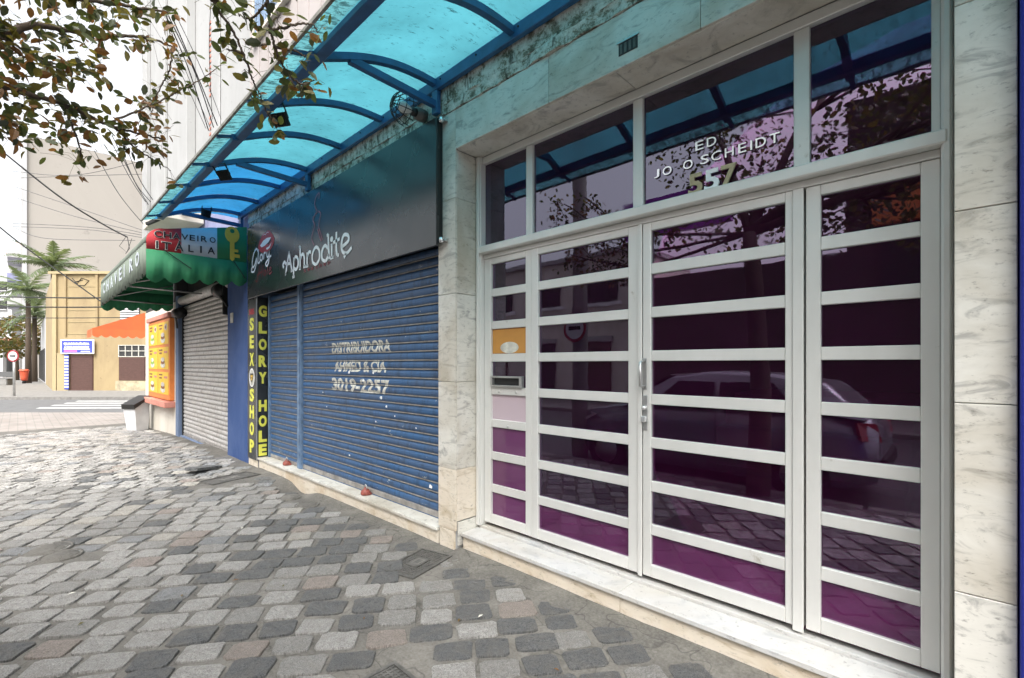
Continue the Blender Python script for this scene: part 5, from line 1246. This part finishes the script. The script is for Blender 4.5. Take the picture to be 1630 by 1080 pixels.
sd = MB(); sd.prism([(q[0], -.799, q[1]) for q in oval(-4.45, 2.05, .17, .17, 24)], (0, .006, 0), 'paint_white'); sd.build('sign_face', po); MB().box(-4.56, -4.34, -.7925, -.788, 2.02, 2.08, 'paint_black').build('sign_bar', po)
for k, z in enumerate((5.6, 6.0, 6.6, 7.27, 7.27)):
    y = -.95-.1*(k % 2); cable([(-30, y-.6, z+.1), (-4.45, y, z), (14, y-.3, z+.15)], .014, ['lowest street cable on the kerb pole, mirrored in the transom', 'second lowest street cable on the kerb pole, mirrored in the transom', 'middle street cable on the kerb pole, mirrored in the transom', 'top road side street cable on the kerb pole crossarm, mirrored in the transom', 'top house side street cable on the kerb pole crossarm, mirrored in the transom'][k], 0, 'wire_black', 'cables along the kerb poles')

# grey hatchback at the kerb
car = thing('parked_car', (-2.65, -1.75, -.13), 'grey hatchback parked at the kerb, mirrored in the door panes', 'car')
zr = -.13
def loft(secs, m, name, parent, smooth=True):
    V = []; F = []; n = len(secs[0])
    for s_ in secs: V += s_
    for i in range(len(secs)-1):
        for k in range(n-1): F.append((i*n+k, i*n+k+1, (i+1)*n+k+1, (i+1)*n+k))
    F += [tuple(range(n))[::-1], tuple(range((len(secs)-1)*n, len(secs)*n))]
    mb = MB(); mb.add(V, F, m, smooth); return mb.build(name, parent)
hood = [(-2.0, .45, .62), (-1.97, .30, .74), (-1.6, .22, .90), (-1.0, .20, .99), (-.4, .20, 1.02), (.6, .20, 1.03), (1.4, .20, 1.05), (1.85, .24, 1.0), (2.0, .32, .85), (2.02, .45, .62)]
secs = []
for x, zb_, zt_ in hood:
    hw = .84-.10*max(0, (abs(x)-1.5)/.5)**2; X_ = -2.65+x
    secs.append([(X_, -1.75-hw*.9, zr+zb_), (X_, -1.75-hw, zr+zb_+.12), (X_, -1.75-hw, zr+(zb_+zt_)/2), (X_, -1.75-hw*.94, zr+zt_), (X_, -1.75, zr+zt_+.04), (X_, -1.75+hw*.94, zr+zt_), (X_, -1.75+hw, zr+(zb_+zt_)/2), (X_, -1.75+hw, zr+zb_+.12), (X_, -1.75+hw*.9, zr+zb_)])
body = loft(secs, 'car_grey', 'body', car)
cab = [(-1.05, 1.02, .03), (-.35, 1.02, .44), (.2, 1.03, .48), (.9, 1.03, .46), (1.5, 1.04, .36), (1.9, 1.0, .03)]
secs = []
for x, zb_, hh in cab:
    X_ = -2.65+x; secs.append([(X_, -1.75-.80, zr+zb_), (X_, -1.75-.66, zr+zb_+hh*.9), (X_, -1.75-.4, zr+zb_+hh), (X_, -1.75+.4, zr+zb_+hh), (X_, -1.75+.66, zr+zb_+hh*.9), (X_, -1.75+.80, zr+zb_)])
loft(secs, 'car_grey', 'cabin', car)
for a, b in ((-.55, .30), (.38, 1.25)):
    mb = MB()
    for sg_ in (1, -1):
        y0_, y1_ = -1.75+sg_*.805, -1.75+sg_*.705
        xa_ = a+(.35 if a < 0 else 0); xb_ = b-(.25 if b > 1 else 0)
        mb.prism([(-2.65+a, y0_, zr+1.06), (-2.65+b, y0_, zr+1.06), (-2.65+xb_, y1_, zr+1.38), (-2.65+xa_, y1_, zr+1.38)], (0, sg_*.012, 0), 'paint_black')
    mb.build('side_window', car)
mb = MB(); mb.prism([(-2.65-1.02, -1.75-.66, zr+1.09), (-2.65-1.02, -1.75+.66, zr+1.09), (-2.65-.38, -1.75+.56, zr+1.46), (-2.65-.38, -1.75-.56, zr+1.46)], (-.012, 0, .012), 'paint_black'); mb.build('windscreen', car)
for x in (-1.28, 1.28):
    for sg_ in (1, -1):
        y = -1.75+sg_*.76; wh = MB(); prof_ = [(.20, -.09), (.30, -.10), (.315, -.05), (.315, .05), (.30, .10), (.20, .09)]
        wh.lathe((0, 0, 0), prof_, 'rubber', 20); wh.v = [(-2.65+x+q[0], y+q[2], zr+.315+q[1]) for q in wh.v]; wl_ = wh.build('wheel', car)
        rm = MB(); rm.lathe((0, 0, 0), [(.19, -.095), (.19, .095)], 'steel', 16); rm.v = [(-2.65+x+q[0], y+q[2], zr+.315+q[1]) for q in rm.v]; rm.build('rim', wl_)
for sg_ in (1, -1):
    mb = MB(); mb.prism([(-2.65-1.99, -1.75+sg_*.50, zr+.66), (-2.65-1.80, -1.75+sg_*.80, zr+.68), (-2.65-1.45, -1.75+sg_*.83, zr+.84), (-2.65-1.75, -1.75+sg_*.66, zr+.86)], (-.03, sg_*.03, .02), 'lamp_glass'); mb.build('headlight', car)
    mb = MB(); mb.prism([(-2.65+2.0, -1.75+sg_*.55, zr+.75), (-2.65+1.85, -1.75+sg_*.80, zr+.78), (-2.65+1.80, -1.75+sg_*.80, zr+.98), (-2.65+1.95, -1.75+sg_*.60, zr+.95)], (.03, sg_*.03, .0), 'tail_red'); mb.build('tail_light', car)
    mb = MB(); mb.box(-2.65-.75, -2.65-.58, -1.75+sg_*.83, -1.75+sg_*.98, zr+1.0, zr+1.12, 'car_grey', .02); mb.build('mirror', car)
    for a in (-.52, .34, 1.22):
        mb = MB(); mb.box(-2.65+a, -2.65+a+.012, -1.75+sg_*.842, -1.75+sg_*.845, zr+.32, zr+1.0, 'paint_black'); mb.build('door_seam', car)
MB().box(-4.72, -4.6, -2.3, -1.2, zr+.34, zr+.5, 'black_plastic', .02).build('bumper', car); MB().box(-.66, -.58, -2.3, -1.2, zr+.42, zr+.58, 'black_plastic', .02).build('bumper', car)
